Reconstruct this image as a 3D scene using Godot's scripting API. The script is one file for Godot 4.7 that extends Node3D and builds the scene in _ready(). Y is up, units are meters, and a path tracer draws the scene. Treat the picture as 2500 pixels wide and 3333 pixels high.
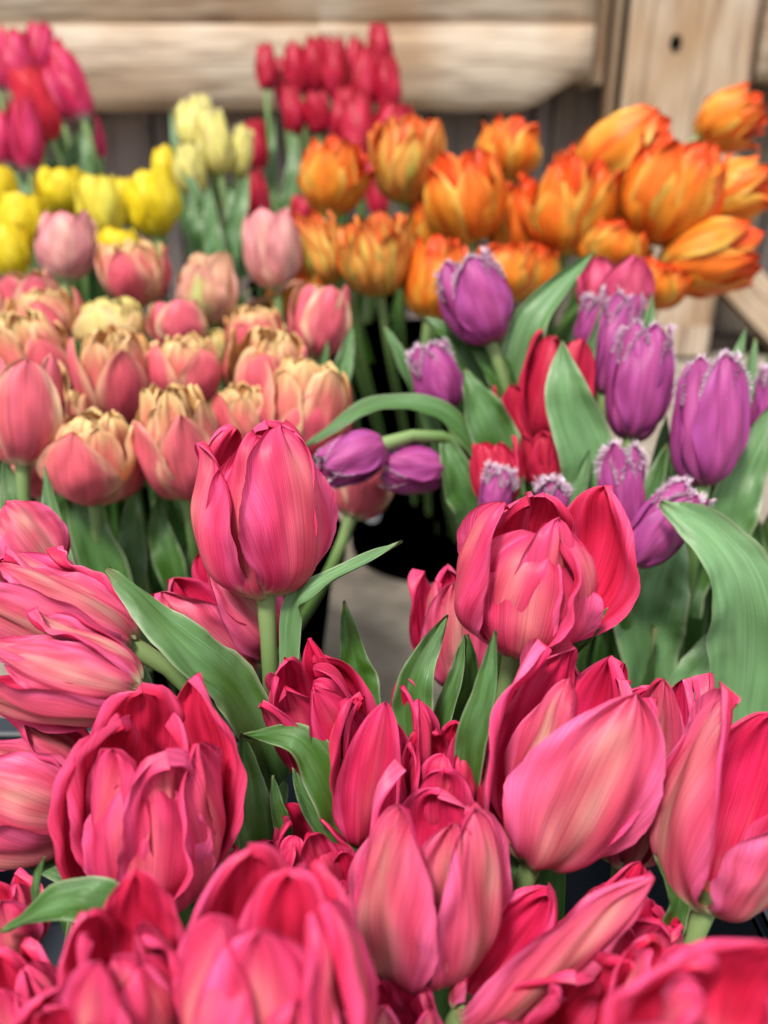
extends Node3D
# Buckets and a crate of cut tulips at a flower market stall, in front of an old timber wall.
# All positions are metres; the floor is y = 0 and the wall stands about 1.9 m behind the front crate.

# tulip rows: key, style, bunch, flower base, flower axis, petal length, cup radius, spin, seed, label
# leaf rows: key of the tulip it grows on, four points from base to tip, half width, facing, twist, fold, waxiness
const TULIPS := [
	["P1", "pink_hero", "pink", Vector3(-0.0444, 0.3011, -0.2795), Vector3(-0.0470, 0.9387, -0.3416), 0.0726, 0.0239, 0, 1, "tall closed hot pink tulip on a bare stem in front of the coral bunch"],
	["P2", "pink_side", "pink", Vector3(-0.0484, 0.2622, -0.2951), Vector3(-0.6473, 0.7413, -0.1777), 0.0584, 0.0208, 20, 2, "pink tulip leaning behind the stem of the tallest closed pink tulip"],
	["P3", "pink_open", "pink", Vector3(0.0457, 0.2942, -0.2546), Vector3(0.1545, 0.9859, -0.0646), 0.0607, 0.0246, 0, 3, "wide open pink tulip with furled petals in front of the purple tulips"],
	["P4", "pink_closed", "pink", Vector3(0.0318, 0.2429, -0.3029), Vector3(-0.0524, 0.9443, -0.3250), 0.0594, 0.0152, -20, 4, "shaded salmon pink tulip half hidden behind narrow leaves, beside the black bucket"],
	["P5", "pink_split", "pink", Vector3(0.0470, 0.2498, -0.2020), Vector3(0.3175, 0.9035, -0.2879), 0.0773, 0.0225, 0, 5, "large pink tulip with tan flushed front petal and a long rolled petal edge"],
	["P6", "pink_closed", "pink", Vector3(0.0818, 0.2313, -0.2178), Vector3(0.1352, 0.9313, -0.3383), 0.0798, 0.0166, 40, 6, "closed pink tulip tucked behind the large one with the rolled petal edge"],
	["P7", "pink_big", "pink", Vector3(0.0956, 0.2476, -0.1846), Vector3(0.3425, 0.8843, -0.3174), 0.0719, 0.0213, 0, 7, "large glossy pink tulip cut by the picture edge above the blue grey crate rim"],
	["P8", "pink_double", "pink", Vector3(-0.0145, 0.2406, -0.2471), Vector3(-0.2802, 0.9585, 0.0531), 0.0671, 0.0175, 10, 8, "crinkled double pink tulip nodding beside a broad glaucous leaf"],
	["P9", "pink_narrow", "pink", Vector3(-0.0054, 0.2400, -0.2195), Vector3(0.1045, 0.9652, -0.2397), 0.0631, 0.0165, 0, 9, "deep pink tulip with long narrow furled petals in the middle of the bunch"],
	["P10", "pink_front", "pink", Vector3(0.0103, 0.2325, -0.1724), Vector3(0.0828, 0.9365, -0.3406), 0.0686, 0.0202, 0, 10, "big striped pink tulip with a pale torn bract at its base"],
	["P11", "pink_swoop", "pink", Vector3(0.0226, 0.2295, -0.1645), Vector3(0.5997, 0.7566, -0.2605), 0.0745, 0.0154, 0, 11, "pink tulip with one long petal sweeping up beside the striped tulip"],
	["P12", "pink_double", "pink", Vector3(0.0627, 0.2203, -0.1801), Vector3(0.3985, 0.9146, -0.0689), 0.0448, 0.0152, 30, 12, "double red pink tulip with pointed curled tips behind the sweeping petal"],
	["P13", "pink_open", "pink", Vector3(0.0459, 0.2262, -0.1422), Vector3(0.0617, 0.9925, 0.1054), 0.0432, 0.0177, 15, 13, "frilly pink tulip seen from above at the lower edge, beneath the sweeping petal"],
	["P14", "pink_open", "pink", Vector3(0.0637, 0.2853, -0.1028), Vector3(0.0605, 0.9958, -0.0690), 0.0323, 0.0188, 30, 14, "blurred pink tulip filling the lower corner under the crate rim"],
	["P15", "pink_cup", "pink", Vector3(-0.0237, 0.2607, -0.1193), Vector3(-0.0195, 0.9509, -0.3089), 0.0577, 0.0201, 0, 15, "large blurred cup shaped pink tulip nearest the camera"],
	["P16", "pink_open", "pink", Vector3(-0.0590, 0.2592, -0.1350), Vector3(-0.0861, 0.9910, -0.1029), 0.0406, 0.0129, 60, 16, "pink tulip with a horn like furled petal left of the nearest cup shaped tulip"],
	["P17", "pink_cup", "pink", Vector3(-0.0940, 0.2318, -0.1447), Vector3(-0.1662, 0.9652, -0.2021), 0.0385, 0.0131, 10, 17, "dim pink tulip in the lower corner below the folded dark leaf"],
	["P18", "pink_parrot", "pink", Vector3(-0.0704, 0.2431, -0.1902), Vector3(0.0101, 0.9781, -0.2079), 0.0738, 0.0215, 0, 18, "large ruffled open pink tulip with a petal rolled into a tube"],
	["P19", "pink_lying", "pink", Vector3(-0.0808, 0.2921, -0.2317), Vector3(-0.9614, 0.2749, -0.0080), 0.0626, 0.0152, -10, 19, "pink tulip lying on its side with its pale base towards the glaucous leaf"],
	["P31", "pink_lying", "pink", Vector3(-0.0882, 0.2950, -0.2549), Vector3(-0.8834, 0.4599, -0.0903), 0.0672, 0.0155, 20, 31, "pink tulip on its side just above the other lying one, with a curled back petal"],
	["P20", "pink_closed", "pink", Vector3(-0.1290, 0.3006, -0.2902), Vector3(-0.6124, 0.7477, -0.2566), 0.0429, 0.0158, 30, 20, "pink tulip at the picture edge with a thin pointed petal tip against dark leaves"],
	["P21", "pink_lying", "pink", Vector3(-0.0985, 0.2494, -0.2215), Vector3(-0.9092, 0.4035, -0.1033), 0.0558, 0.0226, -12, 21, "muted pink tulip on its side behind the large ruffled tulip"],
	["P22", "pink_bud", "pink", Vector3(-0.0204, 0.2242, -0.2125), Vector3(-0.1652, 0.9833, 0.0761), 0.0399, 0.0128, 0, 22, "small round pink bud with tightly wrapped petals beside two leaf tips"],
	["P23", "pink_bud", "pink", Vector3(-0.0386, 0.2233, -0.2066), Vector3(-0.1369, 0.9906, 0.0042), 0.0296, 0.0115, 40, 23, "small pink bud with two curled tips below the ruffled open tulip"],
	["P24", "pink_bud", "pink", Vector3(-0.0088, 0.2301, -0.1954), Vector3(-0.1496, 0.9866, -0.0649), 0.0258, 0.0089, 80, 24, "small smooth pink bud squeezed against the striped pink tulip"],
	["P25", "pink_double", "pink", Vector3(0.0208, 0.2496, -0.2150), Vector3(0.0000, 0.9903, -0.1392), 0.0384, 0.0135, 50, 25, "crimped pink tulip with hooked tips just behind the striped tulip"],
	["P26", "pink_closed", "pink", Vector3(0.0601, 0.2420, -0.2806), Vector3(0.2534, 0.9311, -0.2622), 0.0348, 0.0148, 0, 26, "small dark pink tulip seen between the wide open and the large tan flushed tulips"],
	["P27", "pink_closed", "pink", Vector3(0.0713, 0.2462, -0.1402), Vector3(0.1072, 0.9794, -0.1712), 0.0342, 0.0141, 70, 27, "shaded pink tulip under the thick bent stem near the crate rim"],
	["P28", "pink_cup", "pink", Vector3(-0.0699, 0.2555, -0.1224), Vector3(-0.1088, 0.9941, 0.0026), 0.0305, 0.0128, 0, 28, "blurred pink tulip with rounded petals below the horn like furled petal"],
	["P29", "pink_closed", "pink", Vector3(-0.1107, 0.2330, -0.1781), Vector3(-0.2662, 0.9179, -0.2943), 0.0272, 0.0109, 15, 29, "pink tulip with one veined petal peeping in above the folded dark leaf"],
	["P30", "pink_closed", "pink", Vector3(0.0001, 0.2228, -0.1517), Vector3(0.1274, 0.9627, -0.2386), 0.0315, 0.0107, 25, 30, "dark pink petals low between the cup shaped and the striped tulips"],
	["C1", "pale", "coral", Vector3(-0.2689, 0.3461, -0.7374), Vector3(0.0236, 0.9431, -0.3316), 0.0646, 0.0231, 0, 1, "smooth pale pink tulip standing high in front of the yellow tulips"],
	["C2", "coral", "coral", Vector3(-0.2006, 0.3302, -0.7085), Vector3(-0.0170, 0.9980, -0.0602), 0.0573, 0.0266, 0, 2, "coral double tulip below the space between the yellow and the pale yellow bunches"],
	["C3", "coral_green", "coral", Vector3(-0.1394, 0.3187, -0.6815), Vector3(0.0216, 0.9615, -0.2739), 0.0627, 0.0264, 0, 3, "greenish coral tulip with an outstretched side petal below the pale yellow bunch"],
	["C4", "pale", "coral", Vector3(-0.0880, 0.3424, -0.7139), Vector3(-0.1066, 0.9700, -0.2185), 0.0711, 0.0221, 30, 4, "pale pink and cream tulip standing alone beside the orange bunch"],
	["C5", "coral_smooth", "coral", Vector3(-0.0503, 0.3097, -0.6117), Vector3(0.1387, 0.9366, -0.3219), 0.0623, 0.0216, 0, 5, "pink and cream striped tulip leaning right beside the dark bucket"],
	["C6", "coral_smooth", "coral", Vector3(-0.2687, 0.3229, -0.6614), Vector3(-0.1521, 0.9881, -0.0218), 0.0476, 0.0233, 20, 6, "pink tulip low beneath the pale pink tulip at the yellow bunch"],
	["C7", "coral", "coral", Vector3(-0.2445, 0.3166, -0.6258), Vector3(-0.1210, 0.9917, -0.0431), 0.0452, 0.0245, 0, 7, "frilled peach double tulip just below the small pink one at the edge"],
	["C8", "cream", "coral", Vector3(-0.1993, 0.3088, -0.6223), Vector3(-0.0323, 0.9737, -0.2257), 0.0475, 0.0272, 0, 8, "creamy yellow green cup shaped tulip among the coral ones"],
	["C9", "coral_smooth", "coral", Vector3(-0.1487, 0.3149, -0.6141), Vector3(-0.0632, 0.9568, -0.2836), 0.0416, 0.0205, 0, 9, "plain pink tulip bud right of the creamy cup shaped tulip"],
	["C10", "coral", "coral", Vector3(-0.2221, 0.2955, -0.5507), Vector3(-0.1764, 0.9837, 0.0350), 0.0691, 0.0246, 20, 10, "coral double tulip with yellow crown, below the frilled peach one"],
	["C11", "coral", "coral", Vector3(-0.1707, 0.2871, -0.5251), Vector3(0.0280, 0.9986, 0.0444), 0.0706, 0.0225, 40, 11, "coral double tulip directly below the creamy cup shaped tulip"],
	["C12", "coral", "coral", Vector3(-0.1300, 0.2956, -0.5398), Vector3(0.0058, 0.9924, -0.1226), 0.0522, 0.0258, 60, 12, "coral double tulip with a pointed pink front petal below the plain pink bud"],
	["C13", "coral", "coral", Vector3(-0.0936, 0.3104, -0.6230), Vector3(-0.0678, 0.9976, -0.0131), 0.0389, 0.0227, 80, 13, "small yellow crowned coral tulip behind a larger one, near the striped leaning tulip"],
	["C14", "coral", "coral", Vector3(-0.0810, 0.2929, -0.5550), Vector3(0.1292, 0.9894, 0.0662), 0.0567, 0.0273, 100, 14, "coral and yellow double tulip in front of the small yellow crowned one"],
	["C15", "coral", "coral", Vector3(-0.0513, 0.2797, -0.4889), Vector3(0.1534, 0.9784, -0.1386), 0.0666, 0.0284, 10, 15, "yellow hearted coral double tulip leaning towards the black bucket"],
	["C16", "coral_smooth", "coral", Vector3(-0.1953, 0.2960, -0.4305), Vector3(0.0486, 0.9382, -0.3426), 0.0681, 0.0219, 0, 16, "large smooth magenta and cream tulip cut by the picture edge"],
	["C17", "coral", "coral", Vector3(-0.1628, 0.2698, -0.4407), Vector3(0.0898, 0.9883, -0.1230), 0.0587, 0.0290, 0, 17, "broad coral double tulip nearest the front with wide creamy edges"],
	["C18", "coral", "coral", Vector3(-0.1112, 0.2729, -0.4421), Vector3(-0.0657, 0.9978, -0.0005), 0.0718, 0.0238, 30, 18, "tall coral double tulip next to the tallest closed pink tulip"],
	["C19", "coral", "coral", Vector3(-0.0830, 0.2794, -0.4779), Vector3(0.0110, 0.9968, -0.0792), 0.0535, 0.0191, 50, 19, "peach double tulip half hidden behind the tallest closed pink tulip"],
	["C20", "coral", "coral", Vector3(-0.2671, 0.3071, -0.5887), Vector3(-0.0398, 0.9984, 0.0408), 0.0451, 0.0207, 70, 20, "dull coral tulip cut by the picture edge above the large magenta and cream one"],
	["C21", "cream", "coral", Vector3(-0.1250, 0.2969, -0.6279), Vector3(-0.1268, 0.9868, -0.1010), 0.0334, 0.0166, 0, 21, "small creamy tulip deep in the gap between coral tulips"],
	["C22", "coral_smooth", "coral", Vector3(-0.0194, 0.2537, -0.4554), Vector3(0.2764, 0.7997, -0.5330), 0.0434, 0.0190, 0, 22, "salmon tulip under the drooping purple pair in front of the black bucket"],
	["C23", "coral", "coral", Vector3(-0.2003, 0.2661, -0.4610), Vector3(0.0456, 0.9986, -0.0280), 0.0317, 0.0187, 30, 23, "coral tulip mostly hidden behind the broad creamy edged double"],
	["C24", "coral", "coral", Vector3(-0.1956, 0.2815, -0.5007), Vector3(0.0103, 0.9918, -0.1277), 0.0395, 0.0183, 60, 24, "shaded coral tulip in the gap above the broad creamy edged double"],
	["O1", "orange", "orange", Vector3(-0.0511, 0.3891, -0.8441), Vector3(0.1019, 0.9457, -0.3086), 0.0759, 0.0319, 0, 1, "round orange double tulip nearest the red bunch"],
	["O2", "orange_green", "orange", Vector3(0.0189, 0.3990, -0.8485), Vector3(0.1111, 0.9810, -0.1590), 0.0845, 0.0347, 0, 2, "spiky yellow green and orange tulip below the red bunch"],
	["O3", "orange", "orange", Vector3(0.1226, 0.4136, -0.9207), Vector3(0.1229, 0.9431, -0.3090), 0.0654, 0.0318, 20, 3, "orange tulip with flat top against the dark planks"],
	["O4", "orange", "orange", Vector3(0.0799, 0.3676, -0.8127), Vector3(-0.1637, 0.9658, -0.2010), 0.0857, 0.0394, 40, 4, "broad orange double tulip in the middle of the orange bunch"],
	["O5", "orange", "orange", Vector3(0.1654, 0.3572, -0.8080), Vector3(0.0974, 0.9832, -0.1541), 0.0927, 0.0380, 60, 5, "orange double tulip with green yellow front petal beside the timber post"],
	["O6", "orange", "orange", Vector3(0.1895, 0.4199, -0.8797), Vector3(0.8574, 0.4914, -0.1528), 0.0986, 0.0397, 80, 6, "golden orange tulip leaning across the foot of the timber post"],
	["O7", "orange", "orange", Vector3(0.3170, 0.4542, -0.9388), Vector3(0.8503, 0.5253, 0.0340), 0.0725, 0.0303, 0, 7, "orange tulip standing highest at the far right"],
	["O8", "orange", "orange", Vector3(0.2355, 0.3700, -0.7918), Vector3(0.3359, 0.9391, -0.0728), 0.0964, 0.0435, 20, 8, "large flame red and orange double tulip at the right of the bunch"],
	["O9", "orange", "orange", Vector3(0.3098, 0.3954, -0.8689), Vector3(0.9221, 0.3818, 0.0628), 0.0681, 0.0289, 40, 9, "yellow edged orange tulip pointing right, behind the large flame red one"],
	["O10", "orange", "orange", Vector3(0.2446, 0.3526, -0.7731), Vector3(0.9866, 0.1626, -0.0108), 0.0886, 0.0352, 60, 10, "orange tulip pointing right, lowest of the right hand group"],
	["O11", "orange", "orange", Vector3(0.1963, 0.3455, -0.7809), Vector3(0.2314, 0.9556, -0.1826), 0.0499, 0.0312, 10, 11, "orange tulip top above the pink tulip in the purple bunch"],
	["O12", "orange_green", "orange", Vector3(-0.0029, 0.3372, -0.7115), Vector3(-0.1280, 0.9854, -0.1120), 0.0721, 0.0308, 30, 12, "fiery orange tulip with green striped outer petals at the lower left of the bunch"],
	["O13", "orange_green", "orange", Vector3(-0.0480, 0.3375, -0.7555), Vector3(-0.2818, 0.9258, -0.2519), 0.0708, 0.0217, 50, 13, "narrow orange tulip behind the pale pink and cream tulip"],
	["O14", "orange", "orange", Vector3(0.0363, 0.3198, -0.7038), Vector3(0.1513, 0.9391, -0.3087), 0.0733, 0.0250, 70, 14, "tall orange tulip directly left of the uppermost purple tulip"],
	["O15", "orange", "orange", Vector3(0.0971, 0.3337, -0.7100), Vector3(0.1097, 0.9501, -0.2920), 0.0521, 0.0250, 90, 15, "orange tulip behind the uppermost purple tulip on its right side"],
	["O16", "orange_red", "orange", Vector3(0.0514, 0.3486, -0.8480), Vector3(0.0419, 0.9903, -0.1327), 0.0633, 0.0289, 0, 16, "shaded red orange tulip left of the broad middle one"],
	["O17", "orange_red", "orange", Vector3(0.1272, 0.3425, -0.8453), Vector3(0.0241, 0.9699, -0.2423), 0.0865, 0.0301, 30, 17, "shaded red orange tulip between the two broad middle ones"],
	["O18", "orange_red", "orange", Vector3(0.1968, 0.3958, -0.9566), Vector3(0.0950, 0.9576, -0.2718), 0.0571, 0.0211, 60, 18, "small red orange tulip peeping out left of the timber post"],
	["O19", "orange_red", "orange", Vector3(0.2293, 0.3210, -0.7481), Vector3(0.2872, 0.9518, -0.1080), 0.0456, 0.0260, 0, 19, "red orange tulip hanging low behind the pink tulip of the purple bunch"],
	["O20", "orange", "orange", Vector3(0.2968, 0.4001, -0.8928), Vector3(0.1988, 0.9647, -0.1728), 0.0569, 0.0296, 120, 20, "golden tulip squeezed behind the large flame red one"],
	["O21", "orange_red", "orange", Vector3(-0.0722, 0.3118, -0.7440), Vector3(-0.1324, 0.9241, -0.3586), 0.0470, 0.0239, 20, 21, "dim orange tulip low between the coral tulips and the bucket"],
	["O22", "orange_green", "orange", Vector3(-0.0308, 0.3417, -0.7793), Vector3(-0.0892, 0.9301, -0.3562), 0.0511, 0.0223, 45, 22, "orange tulip with green outer petals left of the fiery green striped one"],
	["O23", "orange", "orange", Vector3(0.1324, 0.3173, -0.7903), Vector3(-0.0069, 0.9922, -0.1241), 0.0588, 0.0256, 35, 23, "orange tulip mostly hidden behind the tall leaf left of the bright pink tulip"],
	["O24", "orange", "orange", Vector3(0.2271, 0.3533, -0.8282), Vector3(0.0399, 0.9839, -0.1742), 0.0593, 0.0282, 75, 24, "orange tulip wedged between the front green yellow one and the large flame red one"],
	["O25", "orange_green", "orange", Vector3(0.0734, 0.3191, -0.7473), Vector3(0.0143, 0.9304, -0.3664), 0.0476, 0.0234, 15, 25, "orange tulip in the gap behind the uppermost purple tulip on its left side"],
	["R1", "red", "red", Vector3(-0.1625, 0.5129, -1.3152), Vector3(-0.0444, 0.8959, -0.4421), 0.0764, 0.0147, 0, 1, "single red tulip on a long bare stem at the edge of the red bunch"],
	["R2", "red", "red", Vector3(-0.1408, 0.4881, -1.3479), Vector3(-0.0848, 0.9127, -0.3998), 0.0872, 0.0139, 20, 2, "narrow shaded red tulip next to the long bare stem"],
	["R3", "red", "red", Vector3(-0.1183, 0.5084, -1.3351), Vector3(-0.1434, 0.9370, -0.3184), 0.0805, 0.0169, 40, 3, "dark red tulip in the upper row, first from the long bare stem"],
	["R4", "red", "red", Vector3(-0.0909, 0.5090, -1.3354), Vector3(-0.0212, 0.9771, -0.2118), 0.0909, 0.0196, 60, 4, "red tulip in the upper row, second from the long bare stem"],
	["R5", "red", "red", Vector3(-0.0651, 0.5000, -1.3095), Vector3(-0.0663, 0.9518, -0.2995), 0.0943, 0.0179, 80, 5, "red tulip in the upper row, third from the long bare stem"],
	["R6", "red", "red", Vector3(-0.0249, 0.4895, -1.2829), Vector3(-0.0201, 0.9131, -0.4073), 0.0960, 0.0183, 100, 6, "bright red tulip in the upper row just below the highest one"],
	["R7", "red", "red", Vector3(-0.0030, 0.5377, -1.3700), Vector3(-0.0841, 0.9382, -0.3358), 0.0807, 0.0172, 120, 7, "highest pointed red tulip against the wooden beam"],
	["R8", "red", "red", Vector3(0.0079, 0.4838, -1.2804), Vector3(-0.0830, 0.9437, -0.3201), 0.0860, 0.0176, 140, 8, "red tulip at the right end of the upper row"],
	["R9", "red", "red", Vector3(-0.1173, 0.4568, -1.2465), Vector3(-0.1391, 0.9429, -0.3027), 0.0731, 0.0155, 0, 9, "red tulip in the lower row nearest the long bare stem"],
	["R10", "red", "red", Vector3(-0.0876, 0.4568, -1.2465), Vector3(-0.0568, 0.9567, -0.2853), 0.0662, 0.0173, 20, 10, "red tulip in the middle of the lower row"],
	["R11", "red", "red", Vector3(-0.0580, 0.4495, -1.2323), Vector3(0.1722, 0.9081, -0.3817), 0.0790, 0.0184, 40, 11, "red tulip at the end of the lower row"],
	["R12", "red", "red", Vector3(-0.0297, 0.4213, -1.1431), Vector3(-0.0618, 0.8979, -0.4359), 0.1011, 0.0213, 60, 12, "magenta red tulip hanging between the lower row and the orange bunch"],
	["R13", "red", "red", Vector3(0.0050, 0.4339, -1.1706), Vector3(0.1728, 0.9644, -0.2000), 0.0741, 0.0241, 80, 13, "red tulip top behind the spiky yellow green and orange tulip"],
	["R14", "red", "red", Vector3(-0.1640, 0.4157, -1.2063), Vector3(-0.0983, 0.9738, -0.2050), 0.0711, 0.0146, 100, 14, "lone red tulip right of the pale yellow bunch, the upper of two"],
	["R15", "red", "red", Vector3(-0.1491, 0.3528, -1.1017), Vector3(-0.1697, 0.9674, -0.1880), 0.0808, 0.0148, 120, 15, "lone red tulip right of the pale yellow bunch, the lower of two"],
	["R16", "red", "red", Vector3(-0.0043, 0.3643, -1.1068), Vector3(-0.1346, 0.9107, -0.3906), 0.0881, 0.0148, 140, 16, "dark magenta tulip between the two uppermost orange tulips"],
	["R17", "red", "red", Vector3(-0.0964, 0.3540, -1.0474), Vector3(-0.0075, 0.9412, -0.3378), 0.0470, 0.0136, 0, 17, "small dark red tulip under the round orange double tulip"],
	["R18", "red", "red", Vector3(-0.0472, 0.5136, -1.3921), Vector3(0.1003, 0.9572, -0.2715), 0.0868, 0.0156, 30, 18, "shaded red tulip behind the bright one in the upper row"],
	["R19", "red", "red", Vector3(-0.1105, 0.5077, -1.4005), Vector3(-0.0851, 0.9395, -0.3318), 0.0790, 0.0164, 30, 19, "dark red tulip hidden between the first two of the upper row"],
	["M1", "magenta", "magenta", Vector3(-0.4446, 0.4987, -1.1666), Vector3(-0.1385, 0.9228, -0.3596), 0.0956, 0.0222, 0, 1, "large magenta pink tulip highest at the picture edge"],
	["M2", "magenta", "magenta", Vector3(-0.4511, 0.5247, -1.2548), Vector3(0.0030, 0.9224, -0.3862), 0.0813, 0.0189, 20, 2, "magenta tulip behind the largest one, touching the wooden beam"],
	["M3", "magenta", "magenta", Vector3(-0.4268, 0.5135, -1.2498), Vector3(-0.1339, 0.8909, -0.4340), 0.0759, 0.0152, 40, 3, "small magenta tulip third along the upper edge of its bunch"],
	["M4", "magenta", "magenta", Vector3(-0.3623, 0.4724, -1.1330), Vector3(-0.3438, 0.8634, -0.3692), 0.1051, 0.0201, 60, 4, "magenta tulip with white base at the right of its bunch"],
	["M5", "magenta_red", "magenta", Vector3(-0.3897, 0.4507, -1.0905), Vector3(-0.3393, 0.9237, -0.1776), 0.0959, 0.0206, 80, 5, "scarlet tulip in the middle of the magenta bunch"],
	["M6", "magenta", "magenta", Vector3(-0.3970, 0.4686, -1.1641), Vector3(-0.2757, 0.8885, -0.3669), 0.0897, 0.0178, 100, 6, "magenta tulip between the scarlet one and the white based one"],
	["M7", "magenta", "magenta", Vector3(-0.4386, 0.4225, -1.0779), Vector3(-0.1386, 0.9591, -0.2467), 0.0776, 0.0179, 120, 7, "magenta tulip low at the picture edge above the yellow tulips"],
	["M8", "magenta", "magenta", Vector3(-0.4064, 0.4183, -1.0542), Vector3(-0.0555, 0.9644, -0.2587), 0.0935, 0.0181, 140, 8, "magenta tulip with white base below the scarlet one"],
	["M9", "magenta", "magenta", Vector3(-0.3599, 0.4286, -1.1682), Vector3(-0.1814, 0.9350, -0.3046), 0.0651, 0.0117, 0, 9, "small lone magenta bud right of the bunch against dark planks"],
	["M10", "magenta", "magenta", Vector3(-0.4956, 0.5071, -1.2251), Vector3(-0.1460, 0.9102, -0.3877), 0.0907, 0.0179, 20, 10, "magenta tulip cut by the picture edge beside the wooden beam"],
	["Y1", "yellow", "yellow", Vector3(-0.3446, 0.3784, -0.9708), Vector3(-0.0638, 0.9664, -0.2491), 0.0562, 0.0260, 0, 1, "yellow tulip directly under the scarlet and magenta stems"],
	["Y2", "yellow_green", "yellow", Vector3(-0.2791, 0.3611, -0.8974), Vector3(-0.1587, 0.9538, -0.2552), 0.0725, 0.0220, 20, 2, "egg shaped lemon yellow tulip in the middle of the yellow bunch"],
	["Y3", "yellow", "yellow", Vector3(-0.2349, 0.3615, -0.9194), Vector3(-0.1709, 0.9182, -0.3574), 0.0748, 0.0268, 40, 3, "broad yellow tulip beside the leaves of the pale yellow bunch"],
	["Y4", "yellow", "yellow", Vector3(-0.2469, 0.3963, -1.0225), Vector3(0.0072, 0.9132, -0.4075), 0.0594, 0.0146, 60, 4, "slim golden tulip touching the pale yellow bunch"],
	["Y5", "yellow", "yellow", Vector3(-0.4105, 0.3784, -0.9708), Vector3(-0.0113, 0.9821, -0.1881), 0.0578, 0.0175, 80, 5, "yellow tulip cut by the picture edge, the upper of two"],
	["Y6", "yellow", "yellow", Vector3(-0.3553, 0.3530, -0.8828), Vector3(-0.0504, 0.9567, -0.2868), 0.0610, 0.0240, 100, 6, "yellow tulip left of the smooth pale pink tulip"],
	["Y7", "yellow", "yellow", Vector3(-0.3483, 0.3355, -0.8203), Vector3(-0.1287, 0.9361, -0.3273), 0.0591, 0.0183, 120, 7, "golden yellow tulip lowest at the picture edge"],
	["Y8", "yellow", "yellow", Vector3(-0.2589, 0.3334, -0.8631), Vector3(-0.0730, 0.9463, -0.3149), 0.0472, 0.0205, 140, 8, "golden yellow tulip behind the coral tulips, under the egg shaped one"],
	["Y9", "yellow", "yellow", Vector3(-0.2780, 0.3650, -0.9867), Vector3(-0.0259, 0.9539, -0.2991), 0.0576, 0.0204, 10, 9, "shaded yellow tulip between the egg shaped and the broad one"],
	["Y10", "yellow", "yellow", Vector3(-0.3306, 0.3487, -0.9794), Vector3(0.0208, 0.9580, -0.2861), 0.0534, 0.0179, 30, 10, "golden tulip squeezed left of the egg shaped yellow one"],
	["L1", "lemon", "lemon", Vector3(-0.2190, 0.4363, -1.0622), Vector3(-0.0328, 0.8970, -0.4408), 0.0696, 0.0224, 0, 1, "pale yellow fringed tulip highest in its bunch"],
	["L2", "lemon", "lemon", Vector3(-0.1824, 0.4158, -1.0202), Vector3(-0.1678, 0.9413, -0.2929), 0.0816, 0.0191, 20, 2, "pale yellow fringed tulip in front, with smooth petals facing out"],
	["L3", "lemon", "lemon", Vector3(-0.1673, 0.4140, -1.0413), Vector3(0.1585, 0.9258, -0.3431), 0.0644, 0.0132, 40, 3, "pale yellow fringed tulip at the right of its bunch"],
	["L4", "lemon", "lemon", Vector3(-0.2111, 0.3953, -1.0002), Vector3(-0.0362, 0.9803, -0.1941), 0.0620, 0.0179, 60, 4, "pale yellow fringed tulip behind a crossing leaf"],
	["L5", "lemon", "lemon", Vector3(-0.2103, 0.4379, -1.1067), Vector3(-0.1400, 0.9491, -0.2822), 0.0755, 0.0166, 80, 5, "pale yellow fringed tulip behind the other pale ones"],
	["V1", "purple", "purple", Vector3(0.0631, 0.3469, -0.4970), Vector3(-0.3694, 0.8861, -0.2801), 0.0594, 0.0202, 0, 1, "uppermost purple fringed tulip overlapping the orange bunch"],
	["V2", "purple", "purple", Vector3(0.0376, 0.3107, -0.4809), Vector3(-0.3422, 0.9142, -0.2170), 0.0472, 0.0141, 10, 2, "small purple fringed tulip in front of the black bucket rim"],
	["V3", "purple", "purple", Vector3(0.1343, 0.3146, -0.5045), Vector3(0.1804, 0.9122, -0.3679), 0.0703, 0.0147, 25, 3, "slender purple fringed tulip half behind the next one"],
	["V4", "purple", "purple", Vector3(0.1374, 0.3040, -0.4505), Vector3(0.1433, 0.9302, -0.3378), 0.0728, 0.0175, 0, 4, "plump purple fringed tulip right of the upright glaucous leaf"],
	["V5", "purple", "purple", Vector3(0.1683, 0.2899, -0.4169), Vector3(0.0418, 0.9389, -0.3417), 0.0787, 0.0189, 0, 5, "largest purple fringed tulip with a frosty white fringe"],
	["V6", "purple", "purple", Vector3(0.1211, 0.2725, -0.3872), Vector3(-0.0769, 0.9370, -0.3408), 0.0546, 0.0115, 30, 6, "narrow purple tulip rising behind the wide open pink one"],
	["V7", "purple", "purple", Vector3(0.1186, 0.2711, -0.3647), Vector3(0.6116, 0.7681, -0.1896), 0.0523, 0.0124, 0, 7, "leaning purple tulip with a dense white fringe above the big folded leaf"],
	["V8", "purple", "purple", Vector3(0.1316, 0.3325, -0.5562), Vector3(0.2690, 0.9059, -0.3270), 0.0356, 0.0088, 0, 8, "small shaded purple tulip behind the slender one"],
	["V9", "purple", "purple", Vector3(-0.0004, 0.3084, -0.4305), Vector3(-0.8874, -0.2914, 0.3573), 0.0432, 0.0136, -10, 9, "drooping purple fringed tulip pointing left, in front of the black bucket"],
	["V10", "purple", "purple", Vector3(0.0328, 0.2894, -0.4385), Vector3(-0.9839, 0.1083, 0.1418), 0.0417, 0.0133, 20, 10, "deep purple tulip lying sideways beside the drooping one"],
	["V11", "purple", "purple", Vector3(0.0538, 0.2842, -0.3924), Vector3(0.2412, 0.9239, -0.2969), 0.0272, 0.0083, 0, 11, "small purple tulip with white fringe behind the left petal of the open pink tulip"],
	["V12", "purple", "purple", Vector3(0.0822, 0.2863, -0.3824), Vector3(0.0700, 0.9488, -0.3080), 0.0219, 0.0081, 30, 12, "small purple tulip with white fringe directly behind the open pink tulip"],
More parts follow.
